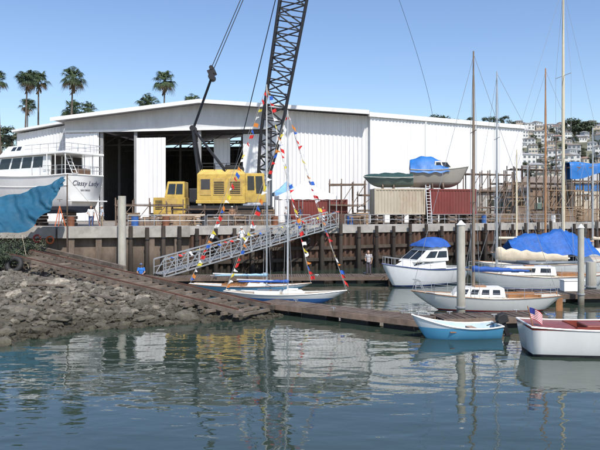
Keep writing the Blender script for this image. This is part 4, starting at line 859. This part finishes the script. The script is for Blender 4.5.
# ---------------------------------------------------------------- bunting
fc=[(.6,.02,.02),(.7,.58,.05),(.02,.1,.45),(.78,.78,.78),(.6,.2,.03),(.6,.02,.02),(.78,.78,.78)]
fms=[mat('signal_flag_%s'%n,c,.8,var=.08) for n,c in zip(('red','yellow','blue','white','orange','scarlet','pale'),fc)]
def bunting(label,P,Q_,n,sag=.6):
    P=V(P);Q_=V(Q_); t=thing('bunting_string',label,'bunting',P); f=lambda u:P.lerp(Q_,u)+V((0,0,-sag*4*u*(1-u)))
    m=MB(); m.path([f(i/20) for i in range(21)],.008,4); m.build('line',canvas,t,w=True)
    for i in range(n):
        u=(i+.7+rnd.uniform(-.2,.2))/(n+.4); a=f(u); b=f(u+.01); dv=(b-a).normalized()*rnd.uniform(.17,.25)
        L_=rnd.uniform(.18,.3); ang=rnd.uniform(-1.1,.6); sidev=V((math.cos(ang)*L_,rnd.uniform(-.12,.12),math.sin(ang)*L_-.03)); tri=i%2==0
        m=MB(); rows=[]
        for k in range(5):
            q=k/4; h_=1-(.85*q if tri else 0); c=a+dv*.5; w_=V((0,.03*math.sin(q*6+i),.02*math.sin(q*5+i))); rows.append([c+sidev*q-dv*.5*h_+w_,c+sidev*q+dv*.5*h_+w_])
        m.grid(rows); m.build('flag',fms[(i*5+n)%7],t,w=True)
m1x,m1y=X(250,40.4)+1.05,40.3; m2x,m2y=X(285,36.2)+.15,36.2
bunting('signal flags from the tallest daysailer mast down to its stern',(m1x,m1y,12.8),(X(250,40.4)-3.8,40.8,.7),35)
bunting('signal flags from the tallest daysailer mast down to its bow',(m1x,m1y,12.8),(X(250,40.4)+3.8,40.0,.8),32,.3)
bunting('signal flags from the shorter daysailer mast down to its bow on the right',(m2x,m2y,Z(112,36.2)),(m2x+3.3,35.8,.7),27,.4)
bunting('signal flags from the shorter daysailer mast down to its stern on the left',(m2x,m2y,Z(112,36.2)),(m2x-3.5,36.6,.6),26,.4)
g0,g1=gang; o_=gn*.74; bunting('signal flags strung along the outer rail of the gangway',g0+o_+V((0,0,1.15)),g1+o_+V((0,0,1.15)),30,.0)
# ---------------------------------------------------------------- yard clutter
def stack(px,d,L_,n,rows_,label,mm,rz=0,z=DK):
    t=thing('timber_stack',label,'timber stack',(X(px,d),d,z),rz)
    for j in range(2): m=MB(); m.box(((-.3+.6*j)*L_,0,.06),(.1,n*.22,.12)); m.build('bearer',timber,t)
    m=MB()
    for r_ in range(rows_):
        for i in range(n):
            if r_>rows_-3 and rnd.random()<.35: continue
            m.box((rnd.uniform(-.3,.3),(i-n/2+.5)*.22,.16+.11*r_),(L_*rnd.uniform(.65,1.08),.19,.08),rz=rnd.uniform(-.05,.05))
    m.build('planks',mm,t)
stack(147,54.5,4,5,6,'weathered plank stack left of the crane truck',timber,R(12)); stack(180,55.5,3.6,4,9,'tall brown plank stack in front of the crane cab',lumber,R(20)); stack(215,58,4.2,5,6,'low weathered plank stack in front of the crane house',timber,R(20))
stack(255,59,3.4,4,10,'high brown plank stack between the crane and the white canopy',timber,R(24)); stack(345,63,4,5,9,'plank stack right of the white canopy',timber,R(25)); stack(500,74,4.5,5,9,'plank stack on the far right of the quay',lumber,R(30))
stack(540,79,4.5,5,12,'high dark plank stack below the wide high staging',timber,R(30)); stack(240,62,5,5,12,'long dark plank stack behind the low ones beside the crane wheels',timber,R(10)); stack(585,81,4,5,14,'highest plank stack near the right edge of the quay',lumber,R(28))
def drum(px,d,mm,label,grp=None,z=DK):
    t=thing('oil_drum',label,'drum',(X(px,d),d,z),group=grp); m=MB(); m.tube((0,0,0),(0,0,.88),.29,n=18); m.build('barrel',mm,t)
    for zz in(.02,.3,.59,.87): m=MB(); m.tube((0,0,zz-.02),(0,0,zz+.02),.305,n=18); m.build('rib',mm,t)
bl=mat('blue_drum',(.04,.12,.35),.5); rd=mat('rusty_drum',(.2,.08,.04),.7,var=.3); wd_=mat('white_drum',(.6,.6,.58),.5); bk=mat('black_drum',(.03,.03,.035),.5)
drum(135,53,bl,'blue drum at the left of the quay by the thick pale pile'); drum(166,54.2,rd,'rusty drum between two plank stacks left of the crane'); drum(197,56,wd_,'white drum in front of the crane truck'); drum(275,59.5,rd,'rusty drum left of the white canopy'); drum(350,61,bl,'blue drum right of the white canopy'); drum(71,53,rd,'rusty drum below the yacht side at the left'); drum(484,72,bl,'blue drum at the foot of the tall weathered staging'); drum(553,77,wd_,'white drum near the wide high staging'); drum(203,56.4,bk,'black drum right beside the white drum at the crane truck'); drum(246,58.5,bk,'black drum left of the high brown plank stack')
def scaffold(px,d,w,h_,label,mm,n=2,rz=0,lv=2):
    t=thing('scaffold',label,'scaffold',(X(px,d),d,DK),rz); m=MB()
    for i in range(n+1):
        x=-w/2+w*i/n
        for y in(-.6,.6): e=rnd.uniform(0,.45); m.beam((x,y,0),(x+rnd.uniform(-.06,.06),y,h_+e),.1,.1)
        for l in range(1,lv+1): z=h_*l/lv-.25; m.beam((x,-.6,z),(x,.6,z),.08,.08)
    for l in range(1,lv+1):
        z=h_*l/lv-.25
        for y in(-.66,.66): m.beam((-w/2,y,z+rnd.uniform(-.08,.08)),(w/2,y,z+rnd.uniform(-.08,.08)),.08,.12)
    for i in range(n):
        x=-w/2+w*i/n
        for l in range(lv):
            if rnd.random()<.7: m.beam((x,-.67,h_*l/lv),(x+w/n,-.67,h_*(l+1)/lv-.2),.05,.07)
    m.build('frame',mm,t); m=MB()
    for l in range(1,lv+1):
        for k in range(4): m.box((rnd.uniform(-.2,.2),-.45+.3*k,h_*l/lv-.15),(w*rnd.uniform(.9,1.06),.26,.05))
    m.build('platform',timber,t); return t
scaffold(150,60,6,2.1,'low timber staging left of the crane cab',timber,4,R(10),1); scaffold(205,61,6,1.7,'low timber staging in front of the crane wheels',timber,4,R(8),1); scaffold(385,71,6,3.3,'timber staging behind the cream container',timber,3,R(-6)); scaffold(485,79,7,6.0,'tall weathered timber staging right of the red container',timber,6,R(20),3); scaffold(347,70,3.8,4.4,'narrow timber staging between white canopy and green covered boat',timber,3,R(0))
scaffold(540,86,10,7.0,'wide high timber staging in front of the brown workshop',timber,8,R(24),4); scaffold(510,82,5,5.0,'middle timber staging between the tall and the wide staging',lumber,4,R(20),3); scaffold(590,84,6,7.2,'timber staging under the blue tarpaulin at the right edge of the quay',timber,5,R(10),4); scaffold(563,83,5,4.2,'low staging between the wide staging and the blue tarpaulin',lumber,4,R(10),2)
tx,ty=X(590,84),84; m=MB(); rows=[]
for i in range(21):
    u=i/20; x=-3.3+6.6*u; row=[]
    for j in range(17):
        v=j/16*2-1; a_=abs(v); y=v*1.2 if a_<.6 else math.copysign(.72+.12*(a_-.6),v); z=7.55+.2*math.sin(u*9)*(1-a_) if a_<.55 else 7.5-(a_-.55)*(3.6+1.0*math.sin(u*5+1)); y=y-(.08*math.sin(u*24)*(a_>.55))
        row.append(V((x,y,z)))
    rows.append(row)
tt_=thing('hung_tarpaulin','blue tarpaulin draped over the top of the staging at the right edge','tarpaulin',(tx,ty,DK),R(10)); m.grid(rows); m.build('tarpaulin_sheet',bluet,tt_,smooth=True)
def crate(px,d,w,h_,label,mm,rz=0):
    t=thing('wooden_crate',label,'crate',(X(px,d),d,DK),rz); m=MB(); m.box((0,0,h_/2),(w-.06,w*.8-.06,h_-.04)); m.build('crate_body',mm,t); m=MB()
    for s in(-1,1):
        for z in(.08,h_/2,h_-.08): m.box((0,s*w*.4,z),(w,.05,.12))
        for x in(-1,1): m.box((x*(w/2-.05),s*(w*.4+.03),h_/2),(.1,.04,h_))
    m.build('slats',lumber,t)
crate(132,56,1.3,1.2,'square wooden crate at the left end of the low staging',timber,.2); crate(228,60,1.4,1.3,'wooden crate behind the person in the brown shirt',timber,.4); crate(268,62,1.2,1.5,'tall wooden crate by the crane house right end',timber,.1); crate(360,64.5,1.3,1.2,'wooden crate at the left end of the cream container',lumber,.3); crate(476,73,1.6,1.4,'wooden crate right of the red container',timber,.5); crate(566,79,1.7,1.6,'big wooden crate left of the highest plank stack',lumber,.4); crate(520,77,1.6,2.0,'tall wooden crate between the right plank stacks',timber,.3)
def ladder(px,d,h_,lean,label):
    t=thing('ladder',label,'ladder',(X(px,d),d,DK),R(8))
    for s in(-1,1): m=MB(); m.beam((s*.22,0,0),(s*.22,lean,h_),.05,.08); m.build('stile',alu,t)
    for i in range(int(h_/.3)): m=MB(); q=(i+.7)/(h_/.3); m.tube((-.22,lean*q,h_*q),(.22,lean*q,h_*q),.02,n=6); m.build('rung',alu,t)
ladder(430,65.3,4.0,.7,'aluminium ladder leaning on the red container')
def pipe_rail(px0,px1,label,h_=1.0):
    pts=[]
    for px in(px0,px1):
        k=(px-300)/F
        for a,b in zip(Q[1:],Q[2:]):
            s=(k*a.y-a.x)/((b.x-a.x)-k*(b.y-a.y))
            if -1e-3<=s<=1.001: pts.append(a.lerp(b,s)); break
    a,b=pts; t=thing('quay_railing',label,'railing',(a.x,a.y,DK)); m=MB(); n=max(2,int((b-a).length/1.8))
    for z in(h_,h_*.55): m.tube(a+V((0,0,DK+z)),b+V((0,0,DK+z)),.028,n=6)
    for i in range(n+1): p=a.lerp(b,i/n); m.tube(p+V((0,0,DK+.12)),p+V((0,0,DK+h_)),.03,n=6)
    m.build('rail',galv,t,w=True)
pipe_rail(128,205,'grey pipe railing on the bulkhead left of the crane'); pipe_rail(207,310,'grey pipe railing on the quay in front of the crane house'); pipe_rail(345,420,'grey pipe railing in front of the cream container'); pipe_rail(430,560,'grey pipe railing on the far right of the quay')
def saw(px,d,rz,label,grp):
    t=thing('sawhorse',label,'sawhorse',(X(px,d),d,DK),rz,group=grp); m=MB(); m.beam((-.6,0,.8),(.6,0,.8),.1,.1); m.build('beam',lumber,t)
    for x in(-.45,.45):
        for s in(-1,1): m=MB(); m.beam((x,s*.3,0),(x,s*.03,.78),.06,.08); m.build('leg',lumber,t)
for px,d,r_ in((150,53.2,.4),(190,54.8,1.1),(240,57,.3),(264,58,.9),(355,60.5,.3)): saw(px,d,r_,'wooden sawhorse on the quay among the plank stacks','sawhorses on the quay')
def ring(name,label,px,d,z,mm,R_=.5,r_=.16,tilt=.4):
    m=MB(); rows=[]
    for i in range(25):
        a=2*math.pi*i/24; rows.append([Matrix.Rotation(tilt,3,'X')@V(((R_+r_*math.cos(b))*math.cos(a),(R_+r_*math.cos(b))*math.sin(a),r_*math.sin(b))) for b in [2*math.pi*k/10 for k in range(11)]])
    m.grid(rows); o=m.build(name,mm,smooth=True); o.location=(X(px,d),d,z); tag(o,label,name.replace('_',' ')); return o
ring('old_tyre','black tyre leaning at the top of the slipway track below the blue tarpaulin',14,40.8,gh(X(14,40.8),40.8)+.5,rub,.42,.17,1.15)
ring('hose_coil','coil of orange hose hung on the bulkhead edge',50,48.9,2.9,orange,.26,.06,1.57); ring('life_ring','red life ring on the bulkhead left of the orange hose coil',37,48.9,3.0,mat('red_plastic',(.4,.05,.04),.5),.26,.07,1.57)
def dockbox(label,px,d,w):
    t=thing('dock_box',label,'box',(X(px,d),d,.5),R(5)); m=MB(); m.box((0,0,.3),(w,.55,.58)); m.build('chest',gel,t,bev=.04); m=MB(); m.box((0,0,.64),(w+.06,.61,.09)); m.build('lid',gel,t,bev=.03)
dockbox('white dock storage box on the right floating dock',572,36.9,1.2)
for i,px in enumerate((215,262,305)):
    k=(px-300)/F; a,b_=Q[3],Q[4]; s=(k*a.y-a.x)/((b_.x-a.x)-k*(b_.y-a.y)); p=a.lerp(b_,max(0,min(1,s))); o=ring('tyre_fender','black tyre hung as a fender on the rusty quay wall',px,p.y-1.25,2.6,rub,.32,.12,1.57); o['group']='tyre fenders on the quay'
# ---------------------------------------------------------------- right background buildings
def lowbuilding(label,px,d,w,dp,zw,zr,wm,rm,rz,nw=4,band=None,doors=1):
    t=thing('workshop',label,'building',(X(px,d),d,DK),rz); m=MB(); m.b2(-w/2,w/2,-dp/2,dp/2,0,zw); m.add([(-w/2,-dp/2,zw),(-w/2,dp/2,zw),(-w/2,0,zr),(w/2,-dp/2,zw),(w/2,dp/2,zw),(w/2,0,zr)],[(0,1,2),(3,5,4)]); m.build('wall',wm,t)
    m=MB()
    for s in(-1,1): m.hexa([V((-w/2-.3,s*(dp/2+.3),zw-.12)),V((w/2+.3,s*(dp/2+.3),zw-.12)),V((w/2+.3,0,zr+.02)),V((-w/2-.3,0,zr+.02)),V((-w/2-.3,s*(dp/2+.3),zw+.05)),V((w/2+.3,s*(dp/2+.3),zw+.05)),V((w/2+.3,0,zr+.2)),V((-w/2-.3,0,zr+.2))])
    m.build('roof',rm,t)
    for i in range(nw):
        x=-w/2+w*(i+.5)/nw; z=zw*.62; m=MB(); m.b2(x-.6,x+.6,-dp/2-.06,-dp/2-.02,z-.55,z+.55); f=m.build('window',white,t)
        for x0,x1 in((x-.5,x-.03),(x+.03,x+.5)): m=MB(); m.b2(x0,x1,-dp/2-.08,-dp/2-.065,z-.45,z+.45); m.build('pane',glass,f)
    if band: m=MB(); m.b2(-w/2-.01,w/2+.01,-dp/2-.035,-dp/2-.003,zw-1.3,zw-.3); m.build('painted_band',band,t)
    for i in range(doors): x=-w/2+w*(i+1)/(doors+1); m=MB(); m.b2(x-1,x+1,-dp/2-.1,-dp/2-.02,0,2.6); m.build('door',mat('dull_green_door',(.1,.14,.12),.6),t)
brs=mat('brown_boards',(.2,.14,.1),.8,var=.3,scale=1,st=(3,1,.2)); brr=mat('brown_roof',(.2,.16,.13),.8,var=.25,scale=.6)
lowbuilding('brown timber workshop behind the wide staging',528,102,9,8,5.0,6.6,brs,brr,R(8),3)
lowbuilding('pale grey workshop between the brown one and the blue-banded one',562,106,8,8,5.6,7.0,mat('pale_wall',(.5,.5,.48),.8),mat('tan_roof',(.32,.28,.22),.8),R(0),3)
lowbuilding('cream workshop with a blue band near the right edge',600,98,9,8,5.6,6.8,mat('cream_wall',(.5,.44,.34),.8),mat('pale_grey_roof',(.4,.4,.38),.8),R(-10),3,mat('blue_band',(.03,.15,.4),.6))
lowbuilding('grey low shed behind the red container',497,90,7,6,4.0,5.0,mat('grey_wall',(.35,.34,.32),.8),brr,R(0),2)
# ---------------------------------------------------------------- foliage
leafd=mat('dark_foliage',(.055,.075,.04),.75,var=.5,scale=.5,obj_rand=.3); leafm=mat('olive_foliage',(.085,.095,.055),.75,var=.5,scale=.6,obj_rand=.3); bark=mat('bark',(.13,.1,.075),.9,var=.3,bump=.02)
palmg=mat('palm_green',(.05,.08,.03),.7,var=.4,scale=1,obj_rand=.2); palmd=mat('dead_palm_skirt',(.14,.1,.055),.9,var=.3)
def palm(seed,hgt):
    r_=random.Random(seed); t=thing('palm_tree','x','palm tree'); lean=r_.uniform(-.8,.8); m=MB(); pts=[V((lean*(i/10)**2,0,hgt*i/10)) for i in range(11)]
    for i in range(10): m.tube(pts[i],pts[i+1],.34-.016*i-(.08 if i>0 else 0),.34-.016*(i+1)-.08,n=8)
    m.build('trunk',bark,t); top=pts[-1]; m=MB(); md_=MB()
    for k in range(50):
        a=r_.random()*6.283; el_=r_.uniform(-.8,1.35); ln=r_.uniform(1.3,2.5); d0=V((math.cos(a)*math.cos(el_),math.sin(a)*math.cos(el_),math.sin(el_))); mb=m if el_>-.5 else md_
        s1=top+d0*ln*.45+V((0,0,-.08)); mb.tube(top,s1,.03,.02,n=4)
        sd_=V((-math.sin(a),math.cos(a),0))
        for q in range(11):
            fa=(q-5)/5*1.2; dv=(d0*math.cos(fa)+sd_*math.sin(fa)).normalized(); e1=s1+dv*ln*.35; e2=s1+dv*ln*.66*math.cos(fa*.5)+V((0,0,-.25*ln*(1+r_.random()*.7))); w_=dv.cross(V((0,0,1)))
            if w_.length<.1: w_=V((1,0,0))
            w_=w_.normalized()*.075; mb.add([s1,e1-w_,e1+w_,e2],[(0,1,2),(1,3,2)])
    m.build('crown',palmg,t,weld=False)
    for k in range(26):
        a=r_.random()*6.283; z=r_.uniform(.1,1.8); p=top-V((0,0,z)); q=p+V((math.cos(a)*.5,math.sin(a)*.5,-.9)); w_=V((-math.sin(a),math.cos(a),0))*.12; md_.add([p+w_*.3,p-w_*.3,q-w_,q+w_],[(0,1,2,3)])
    md_.build('dead_fronds',palmd,t,weld=False); return t
pp=[palm(s,20) for s in(1,2,3,4)]; up=set()
PAL=[(1,70,22,112,'palm at the left edge, its crown cut by the frame'),(24,69,24,108,'left one of the close pair of tall palms'),(38,71,24,113,'right one of the close pair of tall palms'),(70,68,27,105,'tall single palm above the yacht'),(163,72,25,128,'tall single palm above the shed roof'),(146,96,24,128,'short palm left of the tall one over the shed roof'),(194,94,20,130,'short palm at the shed roof peak'),(74,101,24,112,'short bushy palm below the tall single palm'),(86,101,20,114,'short bushy palm right beside the other bushy palm'),(447,114,15,135,'small palm top rising behind the right shed wing'),(27,96,18,118,'lower palm behind the close pair of tall palms')]
for i,(px,yt,cw,d,lab) in enumerate(PAL):
    k=i%4; ztp=Z(yt,d)-1.6; s=(cw*d/F)/4.1
    o=pp[k] if k not in up else copy_tree(pp[k]); up.add(k)
    o.scale=(s,s,s); o.rotation_euler=(0,0,i*1.1); o['label']=lab; o.location=(X(px,d),d,ztp-20*s)
    if ztp-20*s>DK:
        for ch in [c for c in bpy.data.objects if c.parent==o and c.name.startswith('trunk')]:
            ch.scale=(1,1,1+(ztp-20*s-DK)/(20*s)); ch.location=(0,0,-(ztp-20*s-DK)/s)
def tree(seed,rx,rz,n=900,lm=None,ls=.35,name='leafy_tree'):
    r_=random.Random(seed); t=thing(name,'x','tree'); m=MB(); h_=rz*1.0; m.tube((0,0,-1),(0,0,h_),.05*rx+.1,.04*rx,n=7); cl=[]
    for k in range(12):
        a=r_.random()*6.283; rr=rx*r_.uniform(.1,.72); z=h_*r_.uniform(.5,1.75); c=V((rr*math.cos(a),rr*math.sin(a),z)); cl.append((c,rx*r_.uniform(.22,.46))); m.tube((0,0,h_*r_.uniform(.4,.8)),c,.03*rx,.01*rx,n=5)
    m.build('trunk',bark,t); m=MB()
    for i in range(n):
        c,R_=r_.choice(cl); d=V((r_.gauss(0,1),r_.gauss(0,1),r_.gauss(0,.8))); d.normalize(); p=c+d*R_*r_.uniform(.45,1.12); nrm=(d+V((r_.uniform(-.7,.7),r_.uniform(-.7,.7),r_.uniform(-.3,.9)))).normalized(); u_=nrm.cross(V((r_.random(),r_.random(),r_.random()))).normalized(); v_=nrm.cross(u_); s=ls*r_.uniform(.5,1.2)
        m.add([p-u_*s,p-v_*s*.6,p+u_*s,p+v_*s*.7],[(0,1,2,3)])
    m.build('crown',lm,t,weld=False); return t
tt=[tree(11,4,5,1300,leafd,.42),tree(12,4.5,4,1300,leafm,.42),tree(13,3,6,1100,leafd,.38)]; ut=set()
HY0,HY1=230,760
def hillh(x,y):
    px=300+x/y*F; a=max(0,min(1,(px-300)/140)); a=a*a*(3-2*a); s=max(0,min(1,(y-HY0)/(HY1-HY0))); s=s*s*(3-2*s)*.5+s*.5; return DK-.3+a*s*(97+8*noise.noise(V((x*.008,y*.008,0)))+5*noise.noise(V((x*.02,y*.02,3))))
m=MB(); rows=[]
for j in range(56):
    y=225+j*14; rows.append([V((x,y,hillh(x,y)-.01)) for x in [-10+i*12 for i in range(90)]])
m.grid(rows); struct(m.build('hills',mat('dry_hillside',(.13,.13,.085),.95,var=.4,scale=.05),smooth=True),'green and dry hillside rising behind the marina','hill')
hw=[mat('house_white',(.62,.62,.6),.8),mat('house_cream',(.54,.5,.42),.8),mat('house_tan',(.42,.36,.29),.8),mat('house_grey',(.42,.43,.44),.8)]; hr=[mat('roof_terracotta',(.27,.17,.13),.85,var=.25),mat('roof_brown',(.2,.17,.15),.85),mat('roof_grey',(.3,.3,.31),.85)]
hn=['white','cream','tan','grey']; rn=['terracotta','brown','grey']; hgl=mat('distant_window',(.12,.14,.16),.3)
def house(px,d,k,j,w,fl,rz):
    x=X(px,d); z=hillh(x,d); lab='small %s hillside house with a %s roof and %s'%(hn[k],rn[j],'two rows of windows' if fl>1 else 'one row of windows')
    t=thing('hillside_house',lab,'house',(x,d,z-1),rz,group='%s hillside houses with %s roofs, %d storey'%(hn[k],rn[j],fl)); hh=1+3*fl; dp=w*.75; m=MB(); m.b2(-w/2,w/2,-dp/2,dp/2,-4,hh); m.build('wall',hw[k],t)
    m=MB(); e=.5; m.add([(-w/2-e,-dp/2-e,hh),(w/2+e,-dp/2-e,hh),(w/2+e,dp/2+e,hh),(-w/2-e,dp/2+e,hh),(-w/4,0,hh+w*.15),(w/4,0,hh+w*.15)],[(0,3,2,1),(0,1,5,4),(1,2,5),(2,3,4,5),(3,0,4)]); m.build('roof',hr[j],t)
    for f in range(fl):
        for i in range(3):
            xx=-w/2+w*(i+.5)/3; zz=1+3*f+1.6; m=MB(); m.b2(xx-.8,xx+.8,-dp/2-.12,-dp/2-.02,zz-.65,zz+.65); m.build('window',hgl,t)
pl_=[]; rh=random.Random(5); tries=0
while len(pl_)<112 and tries<9000:
    tries+=1; d=rh.uniform(300,750); px=rh.uniform(518,608); x=X(px,d)
    if any((x-a)**2+((d-b)*.5)**2<11.5**2 for a,b in pl_): continue
    pl_.append((x,d)); k=rh.choice((0,0,0,1,1,2,3)); j=rh.choice((0,1,1,2,2)); house(px,d,k,j,rh.uniform(6.5,10.5),1+(rh.random()<.5),rh.uniform(-.6,.6))
TR=[(575,600,10,0),(582,590,9,0),(590,610,9,0),(568,620,7,1),(438,700,11,0),(447,690,9,2),(456,700,10,1),(430,700,8,0),(468,690,9,2),(480,690,8,1),(491,690,9,0),(503,690,9,2),(514,690,8,1)]
for i in range(120):
    for q in range(20):
        d=rh.uniform(270,745); px=rh.uniform(520,610); x=X(px,d)
        if all((x-a)**2+((d-b)*.5)**2>6.0**2 for a,b in pl_): TR.append((px,d,rh.uniform(2.6,5.2),rh.choice((0,1,1,2)))); break
for i,(px,d,s,k) in enumerate(TR):
    x=X(px,d); z=hillh(x,d)-(4 if 4<=i<13 else 0)
    o=tt[k] if k not in ut else copy_tree(tt[k]); ut.add(k); o.location=(x,d,z-.5); sc=s/9*(1.7 if i<13 else 1.25); o.scale=(sc*1.35,sc*1.35,sc*.95); o.rotation_euler=(0,0,rnd.random()*6)
    o['label']='dark leafy tree on the hillside behind the marina'; o['group']='trees on the hillside'
for i,(px,d,s) in enumerate(((2,125,.55),(12,120,.5),(20,128,.45))):
    o=copy_tree(tt[i%3],(X(px,d),d,Z(137,d)-3.2),i,s,['dark tree top at the left edge beside the annex roof','dark tree top second from the left edge','dark tree top touching the annex roof'][i]); 
    if 'group' in o: del o['group']
    for ch in [c for c in bpy.data.objects if c.parent==o and c.name.startswith('trunk')]: bpy.data.objects.remove(ch)
    e=MB(); e.tube((0,0,-((Z(137,d)-3.2-DK)/s)),(0,0,5.5),.35,.2,n=7); e.build('trunk',bark,o)
for i,(px,d,s,lab) in enumerate(((8,43.5,.42,'dark green bush at the left edge below the blue tarpaulin'),(27,45.5,.36,'olive bush right of the dark one below the blue tarpaulin'),(-6,41,.4,'bush cut by the left edge of the photo'))):
    b_=tree(30+i,3.2,2.0,2200,(leafd,leafm,leafd)[i],.13,'bank_bush'); x=X(px,d); b_.location=(x,d,gh(x,d)-.1); b_.scale=(s*1.2,s*1.2,s*1.3); b_['label']=lab; b_['category']='bush'
t=thing('utility_pole','thin utility pole behind the brown workshop','pole',(X(556,110),110,DK)); m=MB(); m.tube((0,0,0),(0,0,14),.16,.11); m.build('pole_shaft',timber,t); m=MB(); m.beam((-1.2,0,13.2),(1.2,0,13.2),.12,.12); m.build('crossarm',timber,t)
print('done',len(bpy.data.objects))
